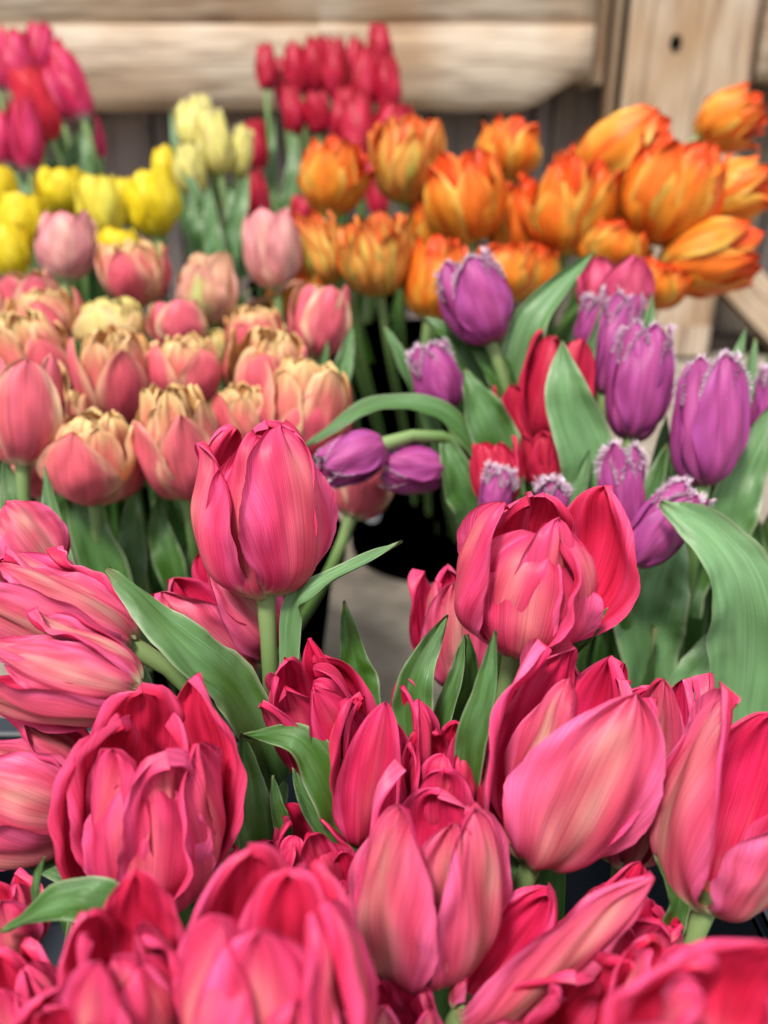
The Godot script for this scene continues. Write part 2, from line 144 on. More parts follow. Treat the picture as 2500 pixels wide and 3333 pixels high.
	["V13", "purple", "purple", Vector3(0.2228, 0.3003, -0.4762), Vector3(0.1272, 0.9323, -0.3387), 0.0431, 0.0083, 0, 13, "dim purple tulip cut by the right picture edge"],
	["X1", "raspberry", "purple", Vector3(0.0928, 0.2974, -0.4640), Vector3(0.1772, 0.9365, -0.3025), 0.0720, 0.0186, 0, 14, "raspberry red tulip behind the upright glaucous leaf"],
	["X2", "raspberry", "purple", Vector3(0.0870, 0.2867, -0.4701), Vector3(-0.2588, 0.9198, -0.2951), 0.0515, 0.0129, 30, 15, "raspberry red tulip with a blunt petal left of the upright glaucous leaf"],
	["X3", "raspberry", "purple", Vector3(0.0612, 0.2783, -0.4117), Vector3(-0.1372, 0.9424, -0.3052), 0.0427, 0.0122, 60, 16, "dusky red tulip behind the small fringed purple one"],
	["X4", "raspberry", "purple", Vector3(0.0908, 0.2796, -0.4341), Vector3(-0.1748, 0.9369, -0.3027), 0.0398, 0.0115, 90, 17, "dark red curled tulip low beside the upright glaucous leaf"],
	["X5", "hotpink", "purple", Vector3(0.1592, 0.3368, -0.6019), Vector3(0.0804, 0.9481, -0.3077), 0.0530, 0.0231, 0, 18, "bright pink open tulip rising behind the purple ones below the orange bunch"],
]
const LEAVES := [
	["P1", [Vector3(-0.0386, 0.2425, -0.2425), Vector3(-0.0501, 0.2791, -0.2456), Vector3(-0.0677, 0.2997, -0.2461), Vector3(-0.0948, 0.3236, -0.2589)], 0.0139, Vector3(0.3500, 1.0156, 0.3141), 0, 0.25, 0.50],
	["P1", [Vector3(-0.0347, 0.2578, -0.2602), Vector3(-0.0341, 0.2969, -0.2722), Vector3(-0.0235, 0.3102, -0.2727), Vector3(0.0066, 0.3222, -0.2835)], 0.0061, Vector3(-0.3000, 1.1069, 0.2734), 10, 0.20, 0.95],
	["P9", [Vector3(-0.0053, 0.2383, -0.2625), Vector3(-0.0090, 0.2582, -0.2769), Vector3(-0.0123, 0.2715, -0.2828), Vector3(-0.0156, 0.2918, -0.2918)], 0.0087, Vector3(0.3000, 0.5894, 0.8322), 0, 0.40, 0.20],
	["P25", [Vector3(0.0119, 0.2566, -0.2269), Vector3(0.0095, 0.2767, -0.2358), Vector3(0.0119, 0.2925, -0.2429), Vector3(0.0219, 0.3075, -0.2550)], 0.0082, Vector3(-0.2000, 0.6808, 0.7915), 15, 0.35, 0.40],
	["P25", [Vector3(0.0221, 0.2496, -0.2347), Vector3(0.0205, 0.2704, -0.2440), Vector3(0.0253, 0.2853, -0.2506), Vector3(0.0287, 0.2957, -0.2607)], 0.0039, Vector3(-0.5000, 0.5894, 0.8322), 20, 0.40, 0.35],
	["P4", [Vector3(0.0288, 0.2351, -0.2611), Vector3(0.0279, 0.2578, -0.2602), Vector3(0.0317, 0.2750, -0.2624), Vector3(0.0309, 0.2906, -0.2694)], 0.0058, Vector3(0.5000, 0.5894, 0.8322), -15, 0.40, 0.15],
	["P5", [Vector3(0.0270, 0.2589, -0.2115), Vector3(0.0267, 0.2846, -0.2120), Vector3(0.0304, 0.3034, -0.2149), Vector3(0.0341, 0.3212, -0.2228)], 0.0056, Vector3(-0.2000, 0.5894, 0.8322), 0, 0.30, 0.50],
	["P3", [Vector3(0.0590, 0.2641, -0.2521), Vector3(0.0604, 0.2883, -0.2519), Vector3(0.0706, 0.3014, -0.2523), Vector3(0.0881, 0.3166, -0.2591)], 0.0045, Vector3(-0.3000, 0.8735, 0.4868), 0, 0.40, 0.25],
	["P22", [Vector3(-0.0108, 0.2346, -0.2116), Vector3(-0.0151, 0.2580, -0.2166), Vector3(-0.0273, 0.2775, -0.2252), Vector3(-0.0473, 0.2759, -0.2300)], 0.0088, Vector3(-0.1000, 1.0562, 0.4054), 0, 0.35, 0.25],
	["P22", [Vector3(-0.0313, 0.2342, -0.2082), Vector3(-0.0329, 0.2482, -0.2144), Vector3(-0.0352, 0.2566, -0.2181), Vector3(-0.0369, 0.2644, -0.2238)], 0.0037, Vector3(-0.2000, 0.6808, 0.7915), 0, 0.30, 0.45],
	["P22", [Vector3(-0.0155, 0.2359, -0.2144), Vector3(-0.0217, 0.2473, -0.2195), Vector3(-0.0272, 0.2558, -0.2233), Vector3(-0.0308, 0.2633, -0.2288)], 0.0037, Vector3(0.3000, 0.6808, 0.7915), 0, 0.30, 0.45],
	["P18", [Vector3(-0.0773, 0.2176, -0.2041), Vector3(-0.0957, 0.2358, -0.2067), Vector3(-0.1140, 0.2427, -0.2098), Vector3(-0.1377, 0.2438, -0.2157)], 0.0073, Vector3(0.0000, 1.0662, 0.1821), 0, 0.20, 0.60],
	["P29", [Vector3(-0.0665, 0.2444, -0.1722), Vector3(-0.0778, 0.2648, -0.1703), Vector3(-0.0893, 0.2660, -0.1709), Vector3(-0.1076, 0.2545, -0.1712)], 0.0079, Vector3(-0.1000, 1.1069, 0.2734), 0, 0.50, 0.30],
	["P29", [Vector3(-0.0995, 0.2529, -0.1760), Vector3(-0.0992, 0.2618, -0.1778), Vector3(-0.0987, 0.2666, -0.1799), Vector3(-0.0966, 0.2714, -0.1820)], 0.0017, Vector3(-0.3000, 0.5894, 0.8322), 0, 0.40, 0.35],
	["P12", [Vector3(0.0818, 0.2267, -0.1753), Vector3(0.0843, 0.2462, -0.1785), Vector3(0.0859, 0.2561, -0.1829), Vector3(0.0797, 0.2650, -0.1890)], 0.0052, Vector3(0.6000, 0.5995, 0.6088), -20, 0.30, 0.15],
	["P10", [Vector3(0.0434, 0.2234, -0.1957), Vector3(0.0434, 0.2316, -0.1993), Vector3(0.0426, 0.2398, -0.2030), Vector3(0.0393, 0.2471, -0.2095)], 0.0060, Vector3(0.2000, 0.7722, 0.7509), 0, 0.20, 0.90],
	["P18", [Vector3(-0.0425, 0.2192, -0.2102), Vector3(-0.0425, 0.2431, -0.2154), Vector3(-0.0448, 0.2601, -0.2230), Vector3(-0.0482, 0.2758, -0.2321)], 0.0077, Vector3(0.3000, 0.6808, 0.7915), 0, 0.30, 0.30],
	["P8", [Vector3(-0.0411, 0.2121, -0.2509), Vector3(-0.0423, 0.2320, -0.2543), Vector3(-0.0442, 0.2482, -0.2560), Vector3(-0.0468, 0.2609, -0.2617)], 0.0076, Vector3(-0.3000, 0.7722, 0.7509), 0, 0.30, 0.80],
	["P2", [Vector3(-0.0350, 0.2451, -0.2765), Vector3(-0.0365, 0.2637, -0.2848), Vector3(-0.0372, 0.2782, -0.2858), Vector3(-0.0385, 0.2915, -0.2917)], 0.0047, Vector3(0.6000, 0.5894, 0.8322), 0, 0.40, 0.25],
	["P19", [Vector3(-0.0895, 0.2285, -0.2582), Vector3(-0.0949, 0.2514, -0.2684), Vector3(-0.1018, 0.2682, -0.2813), Vector3(-0.1055, 0.2890, -0.2960)], 0.0109, Vector3(0.2000, 0.5894, 0.8322), 0, 0.30, 0.10],
	["P20", [Vector3(-0.1403, 0.2500, -0.3225), Vector3(-0.1442, 0.2702, -0.3369), Vector3(-0.1503, 0.2871, -0.3499), Vector3(-0.1594, 0.3164, -0.3739)], 0.0089, Vector3(0.2000, 0.5894, 0.8322), 0, 0.30, 0.30],
	["P7", [Vector3(0.0926, 0.2203, -0.1801), Vector3(0.0912, 0.2294, -0.1841), Vector3(0.0904, 0.2385, -0.1882), Vector3(0.0923, 0.2528, -0.1945)], 0.0023, Vector3(-0.6000, 0.5995, 0.6088), 0, 0.30, 0.50],
	["P3", [Vector3(0.0426, 0.2114, -0.2615), Vector3(0.0456, 0.2383, -0.2680), Vector3(0.0474, 0.2549, -0.2754), Vector3(0.0419, 0.2715, -0.2828)], 0.0062, Vector3(0.4000, 0.5894, 0.8322), 0, 0.30, 0.10],
	["C17", [Vector3(-0.1574, 0.1787, -0.4221), Vector3(-0.1569, 0.2184, -0.4288), Vector3(-0.1685, 0.2546, -0.4394), Vector3(-0.1806, 0.2887, -0.4546)], 0.0153, Vector3(0.2000, 0.6351, 0.8119), 0, 0.30, 0.35],
	["C16", [Vector3(-0.2016, 0.2166, -0.4061), Vector3(-0.1981, 0.2492, -0.4151), Vector3(-0.2019, 0.2723, -0.4254), Vector3(-0.2097, 0.2971, -0.4419)], 0.0121, Vector3(0.2000, 0.5894, 0.8322), 0, 0.30, 0.30],
	["C18", [Vector3(-0.1166, 0.1961, -0.4298), Vector3(-0.1223, 0.2305, -0.4342), Vector3(-0.1290, 0.2500, -0.4429), Vector3(-0.1316, 0.2675, -0.4561)], 0.0096, Vector3(0.3000, 0.5894, 0.8322), 0, 0.30, 0.20],
	["C18", [Vector3(-0.1496, 0.1597, -0.4355), Vector3(-0.1524, 0.1984, -0.4528), Vector3(-0.1538, 0.2294, -0.4665), Vector3(-0.1553, 0.2592, -0.4907)], 0.0141, Vector3(-0.2000, 0.5894, 0.8322), 0, 0.30, 0.10],
	["C17", [Vector3(-0.1035, 0.1540, -0.4439), Vector3(-0.1150, 0.1855, -0.4579), Vector3(-0.1150, 0.2197, -0.4732), Vector3(-0.1054, 0.2473, -0.4964)], 0.0115, Vector3(-0.2000, 0.5894, 0.8322), 0, 0.30, 0.15],
	["C5", [Vector3(-0.0422, 0.2535, -0.5648), Vector3(-0.0419, 0.2788, -0.5706), Vector3(-0.0287, 0.3096, -0.5789), Vector3(-0.0218, 0.3379, -0.5969)], 0.0103, Vector3(-0.2000, 0.6808, 0.7915), 10, 0.40, 0.50],
	["C5", [Vector3(-0.0455, 0.2594, -0.5675), Vector3(-0.0455, 0.2832, -0.5781), Vector3(-0.0438, 0.3041, -0.5874), Vector3(-0.0396, 0.3264, -0.5973)], 0.0059, Vector3(0.2000, 0.6808, 0.7915), 0, 0.40, 0.60],
	["C3", [Vector3(-0.1347, 0.2670, -0.6694), Vector3(-0.1385, 0.2910, -0.6800), Vector3(-0.1263, 0.3194, -0.6872), Vector3(-0.1063, 0.3451, -0.7041)], 0.0082, Vector3(-0.2000, 0.8635, 0.7102), 0, 0.30, 0.35],
	["V1", [Vector3(0.0792, 0.2758, -0.4872), Vector3(0.0797, 0.3187, -0.4899), Vector3(0.0862, 0.3608, -0.4977), Vector3(0.1232, 0.3963, -0.5190)], 0.0151, Vector3(-0.4500, 0.6401, 0.7002), 25, 0.35, 0.80],
	["X1", [Vector3(0.1076, 0.2560, -0.4072), Vector3(0.1084, 0.2969, -0.4178), Vector3(0.0956, 0.3333, -0.4307), Vector3(0.0940, 0.3591, -0.4477)], 0.0174, Vector3(-0.1000, 0.6351, 0.8119), 0, 0.30, 0.85],
	["V7", [Vector3(0.1657, 0.1973, -0.3209), Vector3(0.1632, 0.2472, -0.3267), Vector3(0.1516, 0.2886, -0.3309), Vector3(0.1242, 0.3090, -0.3509)], 0.0226, Vector3(-0.1000, 0.8025, 0.5731), 0, 0.60, 1.15],
	["V7", [Vector3(0.1435, 0.1860, -0.3761), Vector3(0.1379, 0.2251, -0.3825), Vector3(0.1435, 0.2518, -0.3889), Vector3(0.1548, 0.2759, -0.4052)], 0.0210, Vector3(-0.1000, 0.6351, 0.8119), 0, 0.25, 0.90],
	["V5", [Vector3(0.1875, 0.2377, -0.4046), Vector3(0.1842, 0.2695, -0.4133), Vector3(0.1954, 0.2989, -0.4263), Vector3(0.2150, 0.3313, -0.4462)], 0.0158, Vector3(0.1000, 0.6808, 0.7915), 0, 0.30, 0.60],
	["V5", [Vector3(0.2093, 0.2829, -0.4685), Vector3(0.2011, 0.3077, -0.4795), Vector3(0.2052, 0.3326, -0.4906), Vector3(0.2146, 0.3543, -0.5057)], 0.0065, Vector3(-0.3000, 0.6808, 0.7915), 0, 0.40, 0.60],
	["V5", [Vector3(0.2190, 0.2667, -0.4722), Vector3(0.2134, 0.2946, -0.4846), Vector3(0.2176, 0.3199, -0.4959), Vector3(0.2245, 0.3461, -0.5130)], 0.0083, Vector3(0.2000, 0.6808, 0.7915), 0, 0.30, 0.60],
	["V13", [Vector3(0.2402, 0.2758, -0.4872), Vector3(0.2374, 0.3017, -0.4987), Vector3(0.2360, 0.3197, -0.5068), Vector3(0.2346, 0.3378, -0.5148)], 0.0068, Vector3(-0.2000, 0.6808, 0.7915), 0, 0.30, 0.50],
	["V4", [Vector3(0.1536, 0.3177, -0.4839), Vector3(0.1549, 0.3375, -0.4928), Vector3(0.1555, 0.3549, -0.5005), Vector3(0.1590, 0.3734, -0.5142)], 0.0054, Vector3(0.1000, 0.5894, 0.8322), 0, 0.60, 0.60],
	["V2", [Vector3(0.0376, 0.2723, -0.4966), Vector3(0.0258, 0.3053, -0.5058), Vector3(0.0114, 0.3326, -0.5125), Vector3(0.0004, 0.3512, -0.5262)], 0.0073, Vector3(0.3000, 0.7722, 0.7509), 0, 0.35, 0.60],
	["V1", [Vector3(0.0736, 0.2965, -0.4964), Vector3(0.0561, 0.3236, -0.5030), Vector3(0.0389, 0.3477, -0.5083), Vector3(0.0248, 0.3584, -0.5185)], 0.0094, Vector3(0.2000, 0.9142, 0.5781), 0, 0.35, 0.45],
	["V1", [Vector3(0.0832, 0.2971, -0.4857), Vector3(0.0715, 0.3213, -0.4910), Vector3(0.0577, 0.3388, -0.4988), Vector3(0.0415, 0.3537, -0.5088)], 0.0104, Vector3(0.2000, 0.9142, 0.5781), 0, 0.30, 0.30],
	["V1", [Vector3(0.0797, 0.3162, -0.4888), Vector3(0.0772, 0.3318, -0.4935), Vector3(0.0753, 0.3443, -0.4991), Vector3(0.0737, 0.3588, -0.5078)], 0.0082, Vector3(0.4000, 0.6808, 0.7915), 0, 0.30, 0.30],
	["V2", [Vector3(0.0720, 0.2670, -0.4505), Vector3(0.0653, 0.2972, -0.4529), Vector3(0.0543, 0.3201, -0.4577), Vector3(0.0455, 0.3386, -0.4714)], 0.0160, Vector3(0.1000, 0.7265, 0.7712), 0, 0.20, 0.45],
	["V10", [Vector3(0.0549, 0.2424, -0.4285), Vector3(0.0486, 0.2702, -0.4300), Vector3(0.0393, 0.2907, -0.4336), Vector3(0.0319, 0.3105, -0.4457)], 0.0141, Vector3(0.1000, 0.6808, 0.7915), 0, 0.20, 0.50],
	["V6", [Vector3(0.0968, 0.2582, -0.3973), Vector3(0.0981, 0.2802, -0.4016), Vector3(0.1017, 0.2954, -0.4084), Vector3(0.1060, 0.3103, -0.4150)], 0.0057, Vector3(0.1000, 0.6808, 0.7915), 0, 0.30, 0.70],
	["V9", [Vector3(0.0601, 0.2876, -0.4487), Vector3(0.0308, 0.3192, -0.4518), Vector3(-0.0074, 0.3245, -0.4432), Vector3(-0.0439, 0.3061, -0.4295)], 0.0090, Vector3(0.0000, 0.8989, 0.4208), 0, 0.30, 0.40],
	["X2", [Vector3(0.0870, 0.2383, -0.4486), Vector3(0.0843, 0.2705, -0.4630), Vector3(0.0789, 0.2953, -0.4740), Vector3(0.0728, 0.3187, -0.4899)], 0.0136, Vector3(-0.1000, 0.5894, 0.8322), 0, 0.30, 0.15],
	["V3", [Vector3(0.1169, 0.2929, -0.4729), Vector3(0.1183, 0.3177, -0.4839), Vector3(0.1196, 0.3375, -0.4928), Vector3(0.1278, 0.3673, -0.5060)], 0.0060, Vector3(0.5000, 0.6808, 0.7915), 0, 0.40, 0.60],
	["V7", [Vector3(0.1426, 0.1946, -0.3525), Vector3(0.1543, 0.2074, -0.3582), Vector3(0.1683, 0.2245, -0.3658), Vector3(0.1889, 0.2409, -0.3841)], 0.0103, Vector3(0.1000, 0.9649, 0.4461), 0, 0.20, 0.80],
	["V7", [Vector3(0.1621, 0.1946, -0.3416), Vector3(0.1667, 0.2112, -0.3490), Vector3(0.1735, 0.2279, -0.3564), Vector3(0.1871, 0.2441, -0.3691)], 0.0082, Vector3(0.3000, 0.7722, 0.7509), 0, 0.20, 0.20],
	["V13", [Vector3(0.1718, 0.1913, -0.3182), Vector3(0.1783, 0.2112, -0.3271), Vector3(0.1870, 0.2310, -0.3359), Vector3(0.2003, 0.2503, -0.3499)], 0.0087, Vector3(-0.3000, 0.8635, 0.7102), 0, 0.20, 0.15],
	["V4", [Vector3(0.1276, 0.2286, -0.4005), Vector3(0.1301, 0.2560, -0.4127), Vector3(0.1425, 0.2788, -0.4229), Vector3(0.1542, 0.3046, -0.4398)], 0.0115, Vector3(0.1000, 0.5894, 0.8322), 0, 0.30, 0.30],
	["V5", [Vector3(0.1661, 0.2166, -0.4061), Vector3(0.1712, 0.2399, -0.4165), Vector3(0.1788, 0.2632, -0.4269), Vector3(0.1859, 0.2894, -0.4440)], 0.0128, Vector3(0.1000, 0.5894, 0.8322), 0, 0.30, 0.25],
	["V5", [Vector3(0.1740, 0.2088, -0.4191), Vector3(0.1649, 0.2519, -0.4328), Vector3(0.1660, 0.2829, -0.4466), Vector3(0.1724, 0.3171, -0.4673)], 0.0130, Vector3(0.1000, 0.5894, 0.8322), 0, 0.30, 0.20],
	["V4", [Vector3(0.1572, 0.2062, -0.4234), Vector3(0.1558, 0.2476, -0.4418), Vector3(0.1585, 0.2767, -0.4548), Vector3(0.1641, 0.3093, -0.4747)], 0.0117, Vector3(-0.2000, 0.5894, 0.8322), 0, 0.30, 0.40],
	["V5", [Vector3(0.2201, 0.2085, -0.4353), Vector3(0.2093, 0.2432, -0.4508), Vector3(0.1984, 0.2680, -0.4619), Vector3(0.1949, 0.2987, -0.4810)], 0.0147, Vector3(-0.1000, 0.5894, 0.8322), 0, 0.30, 0.30],
	["L1", [Vector3(-0.2158, 0.3283, -1.0031), Vector3(-0.2266, 0.3820, -1.0161), Vector3(-0.2344, 0.4392, -1.0416), Vector3(-0.2419, 0.4870, -1.0683)], 0.0073, Vector3(0.3000, 0.5894, 0.8322), 0, 0.40, 0.60],
	["L4", [Vector3(-0.1917, 0.3752, -0.9803), Vector3(-0.1996, 0.3944, -0.9779), Vector3(-0.2196, 0.4309, -0.9941), Vector3(-0.2279, 0.4445, -1.0057)], 0.0060, Vector3(0.2000, 0.8635, 0.7102), 0, 0.40, 0.50],
	["L2", [Vector3(-0.1733, 0.3137, -0.9638), Vector3(-0.1673, 0.3516, -0.9752), Vector3(-0.1572, 0.3887, -0.9917), Vector3(-0.1499, 0.4210, -1.0116)], 0.0132, Vector3(0.1000, 0.5894, 0.8322), 0, 0.30, 0.55],
	["L2", [Vector3(-0.1968, 0.3060, -0.9495), Vector3(-0.2007, 0.3436, -0.9607), Vector3(-0.2032, 0.3757, -0.9750), Vector3(-0.2119, 0.4075, -0.9947)], 0.0151, Vector3(-0.1000, 0.5894, 0.8322), 0, 0.30, 0.50],
	["L3", [Vector3(-0.1614, 0.3106, -0.9843), Vector3(-0.1631, 0.3493, -0.9961), Vector3(-0.1709, 0.3824, -1.0108), Vector3(-0.1744, 0.4106, -1.0289)], 0.0124, Vector3(0.1000, 0.5894, 0.8322), 0, 0.30, 0.45],
	["L1", [Vector3(-0.1797, 0.3077, -0.9392), Vector3(-0.1812, 0.3448, -0.9503), Vector3(-0.1861, 0.3766, -0.9645), Vector3(-0.1896, 0.4081, -0.9840)], 0.0119, Vector3(0.1000, 0.5894, 0.8322), 0, 0.30, 0.60],
	["M4", [Vector3(-0.3912, 0.3897, -1.1290), Vector3(-0.3790, 0.4268, -1.1346), Vector3(-0.3676, 0.4581, -1.1485), Vector3(-0.3607, 0.5000, -1.1726)], 0.0148, Vector3(0.1000, 0.5894, 0.8322), 0, 0.30, 0.55],
	["M4", [Vector3(-0.3613, 0.3755, -1.1008), Vector3(-0.3589, 0.4070, -1.1039), Vector3(-0.3606, 0.4377, -1.1175), Vector3(-0.3663, 0.4710, -1.1378)], 0.0101, Vector3(-0.2000, 0.5894, 0.8322), 0, 0.30, 0.60],
	["M5", [Vector3(-0.3986, 0.3873, -1.0842), Vector3(-0.3959, 0.4126, -1.0954), Vector3(-0.3903, 0.4328, -1.1044), Vector3(-0.3876, 0.4581, -1.1157)], 0.0100, Vector3(0.2000, 0.5894, 0.8322), 0, 0.30, 0.50],
	["M8", [Vector3(-0.4125, 0.3738, -1.0563), Vector3(-0.4207, 0.3937, -1.0651), Vector3(-0.4316, 0.4086, -1.0717), Vector3(-0.4397, 0.4309, -1.0817)], 0.0087, Vector3(0.2000, 0.5894, 0.8322), 0, 0.30, 0.50],
	["R3", [Vector3(-0.1335, 0.3301, -1.1682), Vector3(-0.1233, 0.3754, -1.1774), Vector3(-0.1173, 0.4194, -1.1970), Vector3(-0.1214, 0.4635, -1.2276)], 0.0145, Vector3(-0.1000, 0.5894, 0.8322), 0, 0.30, 0.20],
	["R1", [Vector3(-0.1514, 0.3278, -1.1890), Vector3(-0.1526, 0.3787, -1.2117), Vector3(-0.1495, 0.4240, -1.2319), Vector3(-0.1484, 0.4807, -1.2681)], 0.0087, Vector3(-0.1000, 0.5894, 0.8322), 0, 0.30, 0.40],
]

const BUNCHES := {
	"pink": {"at": Vector3(-0.03, 0.02, -0.24), "group": "hot pink tulips in the front crate", "r": 0.16},
	"coral": {"at": Vector3(-0.155, 0.015, -0.6), "group": "coral tulips in their bucket", "r": 0.085},
	"orange": {"at": Vector3(0.06, 0.015, -0.93), "group": "orange tulips in their bucket", "r": 0.085},
	"purple": {"at": Vector3(0.17, 0.015, -0.525), "group": "purple and red tulips in their bucket", "r": 0.075},
	"yellow": {"at": Vector3(-0.365, 0.015, -0.97), "group": "yellow tulips in their bucket", "r": 0.08},
	"lemon": {"at": Vector3(-0.165, 0.015, -1.08), "group": "pale yellow tulips in their bucket", "r": 0.05},
	"red": {"at": Vector3(-0.09, 0.015, -1.34), "group": "red tulips in their bucket", "r": 0.08},
	"magenta": {"at": Vector3(-0.48, 0.015, -1.22), "group": "magenta tulips in their bucket", "r": 0.08},
}

# pigments, linear. Outer face: mid, rib (flush along the middle), rim, base, tip; inner face: imid, irim, ibase
var PAL := {}
var mat := {}
var noise := FastNoiseLite.new()
var rng := RandomNumberGenerator.new()
var mesh_cache := {}
var taken := {}

const KNOTS := [0.0, 0.12, 0.3, 0.55, 0.8, 1.0]
const CLOSED := [8.0, 38.0, 70.0, 91.0, 101.0, 109.0]


func _ready() -> void:
	set_camera()
	set_light()
	noise.seed = 7
	noise.noise_type = FastNoiseLite.TYPE_SIMPLEX_SMOOTH
	noise.fractal_type = FastNoiseLite.FRACTAL_NONE
	noise.frequency = 1.0
	make_palettes()
	make_materials()
	build_floor()
	build_wall()
	build_containers()
	build_tulips()


func set_camera() -> void:
	var cam := Camera3D.new()
	cam.name = "camera"
	add_child(cam)
	cam.position = Vector3(0, 0.46, 0)
	cam.rotation_degrees = Vector3(-24, 0, 0)
	var a := CameraAttributesPhysical.new()
	a.frustum_focal_length = 12.0 / tan(deg_to_rad(31.0))
	a.frustum_near = 0.03
	a.frustum_far = 30.0
	a.frustum_focus_distance = 0.30
	a.exposure_aperture = a.frustum_focal_length / 4.5
	cam.attributes = a
	cam.fov = 62.0
	cam.near = 0.03
	cam.far = 30.0
	cam.current = true


func set_light() -> void:
	var env := Environment.new()
	env.background_mode = Environment.BG_SKY
	var sky := Sky.new()
	var m := ProceduralSkyMaterial.new()
	# bright overcast: the zenith is about three times as bright as the horizon
	m.sky_top_color = Color(0.98, 0.99, 1.0)
	m.sky_horizon_color = Color(0.62, 0.64, 0.66)
	m.sky_curve = 0.6
	m.sky_energy_multiplier = 0.78
	m.ground_bottom_color = Color(0.30, 0.28, 0.27)
	m.ground_horizon_color = Color(0.44, 0.43, 0.42)
	m.sun_angle_max = 1.0
	sky.sky_material = m
	env.sky = sky
	env.tonemap_mode = Environment.TONE_MAPPER_LINEAR
	env.tonemap_exposure = 3.05
	env.sdfgi_enabled = true
	env.ssao_enabled = true
	env.ssil_enabled = true
	var we := WorldEnvironment.new()
	we.name = "world_environment"
	we.environment = env
	add_child(we)
	var sun := DirectionalLight3D.new()
	sun.name = "sun"
	sun.light_energy = 0.5
	sun.light_angular_distance = 11.0
	sun.light_color = Color(1.0, 0.97, 0.93)
	sun.shadow_enabled = true
	add_child(sun)
	sun.look_at_from_position(Vector3(-0.5, 1.6, 0.75), Vector3.ZERO)


# ------------------------------------------------------------------ helpers

func numbered(called: String) -> String:
	if not taken.has(called):
		taken[called] = 0
		return called
	taken[called] += 1
	return "%s_%03d" % [called, taken[called]]


func thing(called: String, label: String, category: String, at: Vector3, group := "") -> Node3D:
	var o := Node3D.new()
	o.name = numbered(called)
	add_child(o)
	o.position = at
	o.set_meta("label", label)
	o.set_meta("category", category)
	if group != "":
		o.set_meta("group", group)
	return o


func put(called: String, mesh: Mesh, m: Material, parent: Node, xf := Transform3D.IDENTITY) -> MeshInstance3D:
	var o := MeshInstance3D.new()
	o.name = called
	o.mesh = mesh
	o.material_override = m
	parent.add_child(o, true)
	o.transform = xf
	return o


func sm(a: float, b: float, x: float) -> float:
	var t := clampf((x - a) / (b - a), 0.0, 1.0)
	return t * t * (3.0 - 2.0 * t)


func prof_at(p: Array, v: float) -> float:
	for k in 5:
		if v <= KNOTS[k + 1]:
			var t: float = (v - KNOTS[k]) / (KNOTS[k + 1] - KNOTS[k])
			return lerpf(p[k], p[k + 1], t)
	return p[5]


func grid_mesh(nu: int, nv: int, pos: PackedVector3Array, out_col: PackedColorArray, in_col: PackedColorArray, uvs: PackedVector2Array, thick: float) -> ArrayMesh:
	# a thin closed-looking sheet: an outer and an inner skin, each with its own pigment
	var w := nu + 1
	var n := pos.size()
	var nor := PackedVector3Array()
	nor.resize(n)
	for j in nv + 1:
		for i in w:
			var k := j * w + i
			var du := pos[k + 1 if i < nu else k] - pos[k - 1 if i > 0 else k]
			var dv := pos[k + w if j < nv else k] - pos[k - w if j > 0 else k]
			var c := dv.cross(du)
			if c.length_squared() < 1e-16:
				c = nor[k - w] if j > 0 else Vector3.UP
			nor[k] = c.normalized()
	var vv := PackedVector3Array()
	var nn := PackedVector3Array()
	var cc := PackedColorArray()
	var tt := PackedVector2Array()
	var ix := PackedInt32Array()
	vv.resize(2 * n)
	nn.resize(2 * n)
	for j in nv + 1:
		for i in w:
			var k := j * w + i
			var u: float = 1.0 - pow(1.0 - absf(2.0 * i / nu - 1.0), 1.45)
			var t := thick * (1.0 - 0.8 * sm(0.7, 1.0, u)) * 0.5
			vv[k] = pos[k] - nor[k] * t
			vv[n + k] = pos[k] + nor[k] * t
			nn[k] = -nor[k]
			nn[n + k] = nor[k]
	cc.append_array(out_col)
	cc.append_array(in_col)
	tt.append_array(uvs)
	tt.append_array(uvs)
	for j in nv:
		for i in nu:
			var a := j * w + i
			var b := a + 1
			var c := a + w
			var d := c + 1
			ix.append_array([a, c, b, b, c, d])
			ix.append_array([n + a, n + b, n + c, n + b, n + d, n + c])
	var arr := []
	arr.resize(Mesh.ARRAY_MAX)
	arr[Mesh.ARRAY_VERTEX] = vv
	arr[Mesh.ARRAY_NORMAL] = nn
	arr[Mesh.ARRAY_COLOR] = cc
	arr[Mesh.ARRAY_TEX_UV] = tt
	arr[Mesh.ARRAY_INDEX] = ix
	var mesh := ArrayMesh.new()
	mesh.add_surface_from_arrays(Mesh.PRIMITIVE_TRIANGLES, arr)
	return mesh


# ------------------------------------------------------------------ pigments and materials

func pal(called: String, mid: Color, rib: Color, rim: Color, base: Color, tip: Color, imid: Color, irim: Color, ibase: Color, ribs := 0.6, rims := 0.6, tips := 0.3, streak := 0.25, ribw := 0.35) -> void:
	PAL[called] = {"mid": mid, "rib": rib, "rim": rim, "base": base, "tip": tip, "imid": imid, "irim": irim, "ibase": ibase, "ribs": ribs, "rims": rims, "tips": tips, "streak": streak, "ribw": ribw}


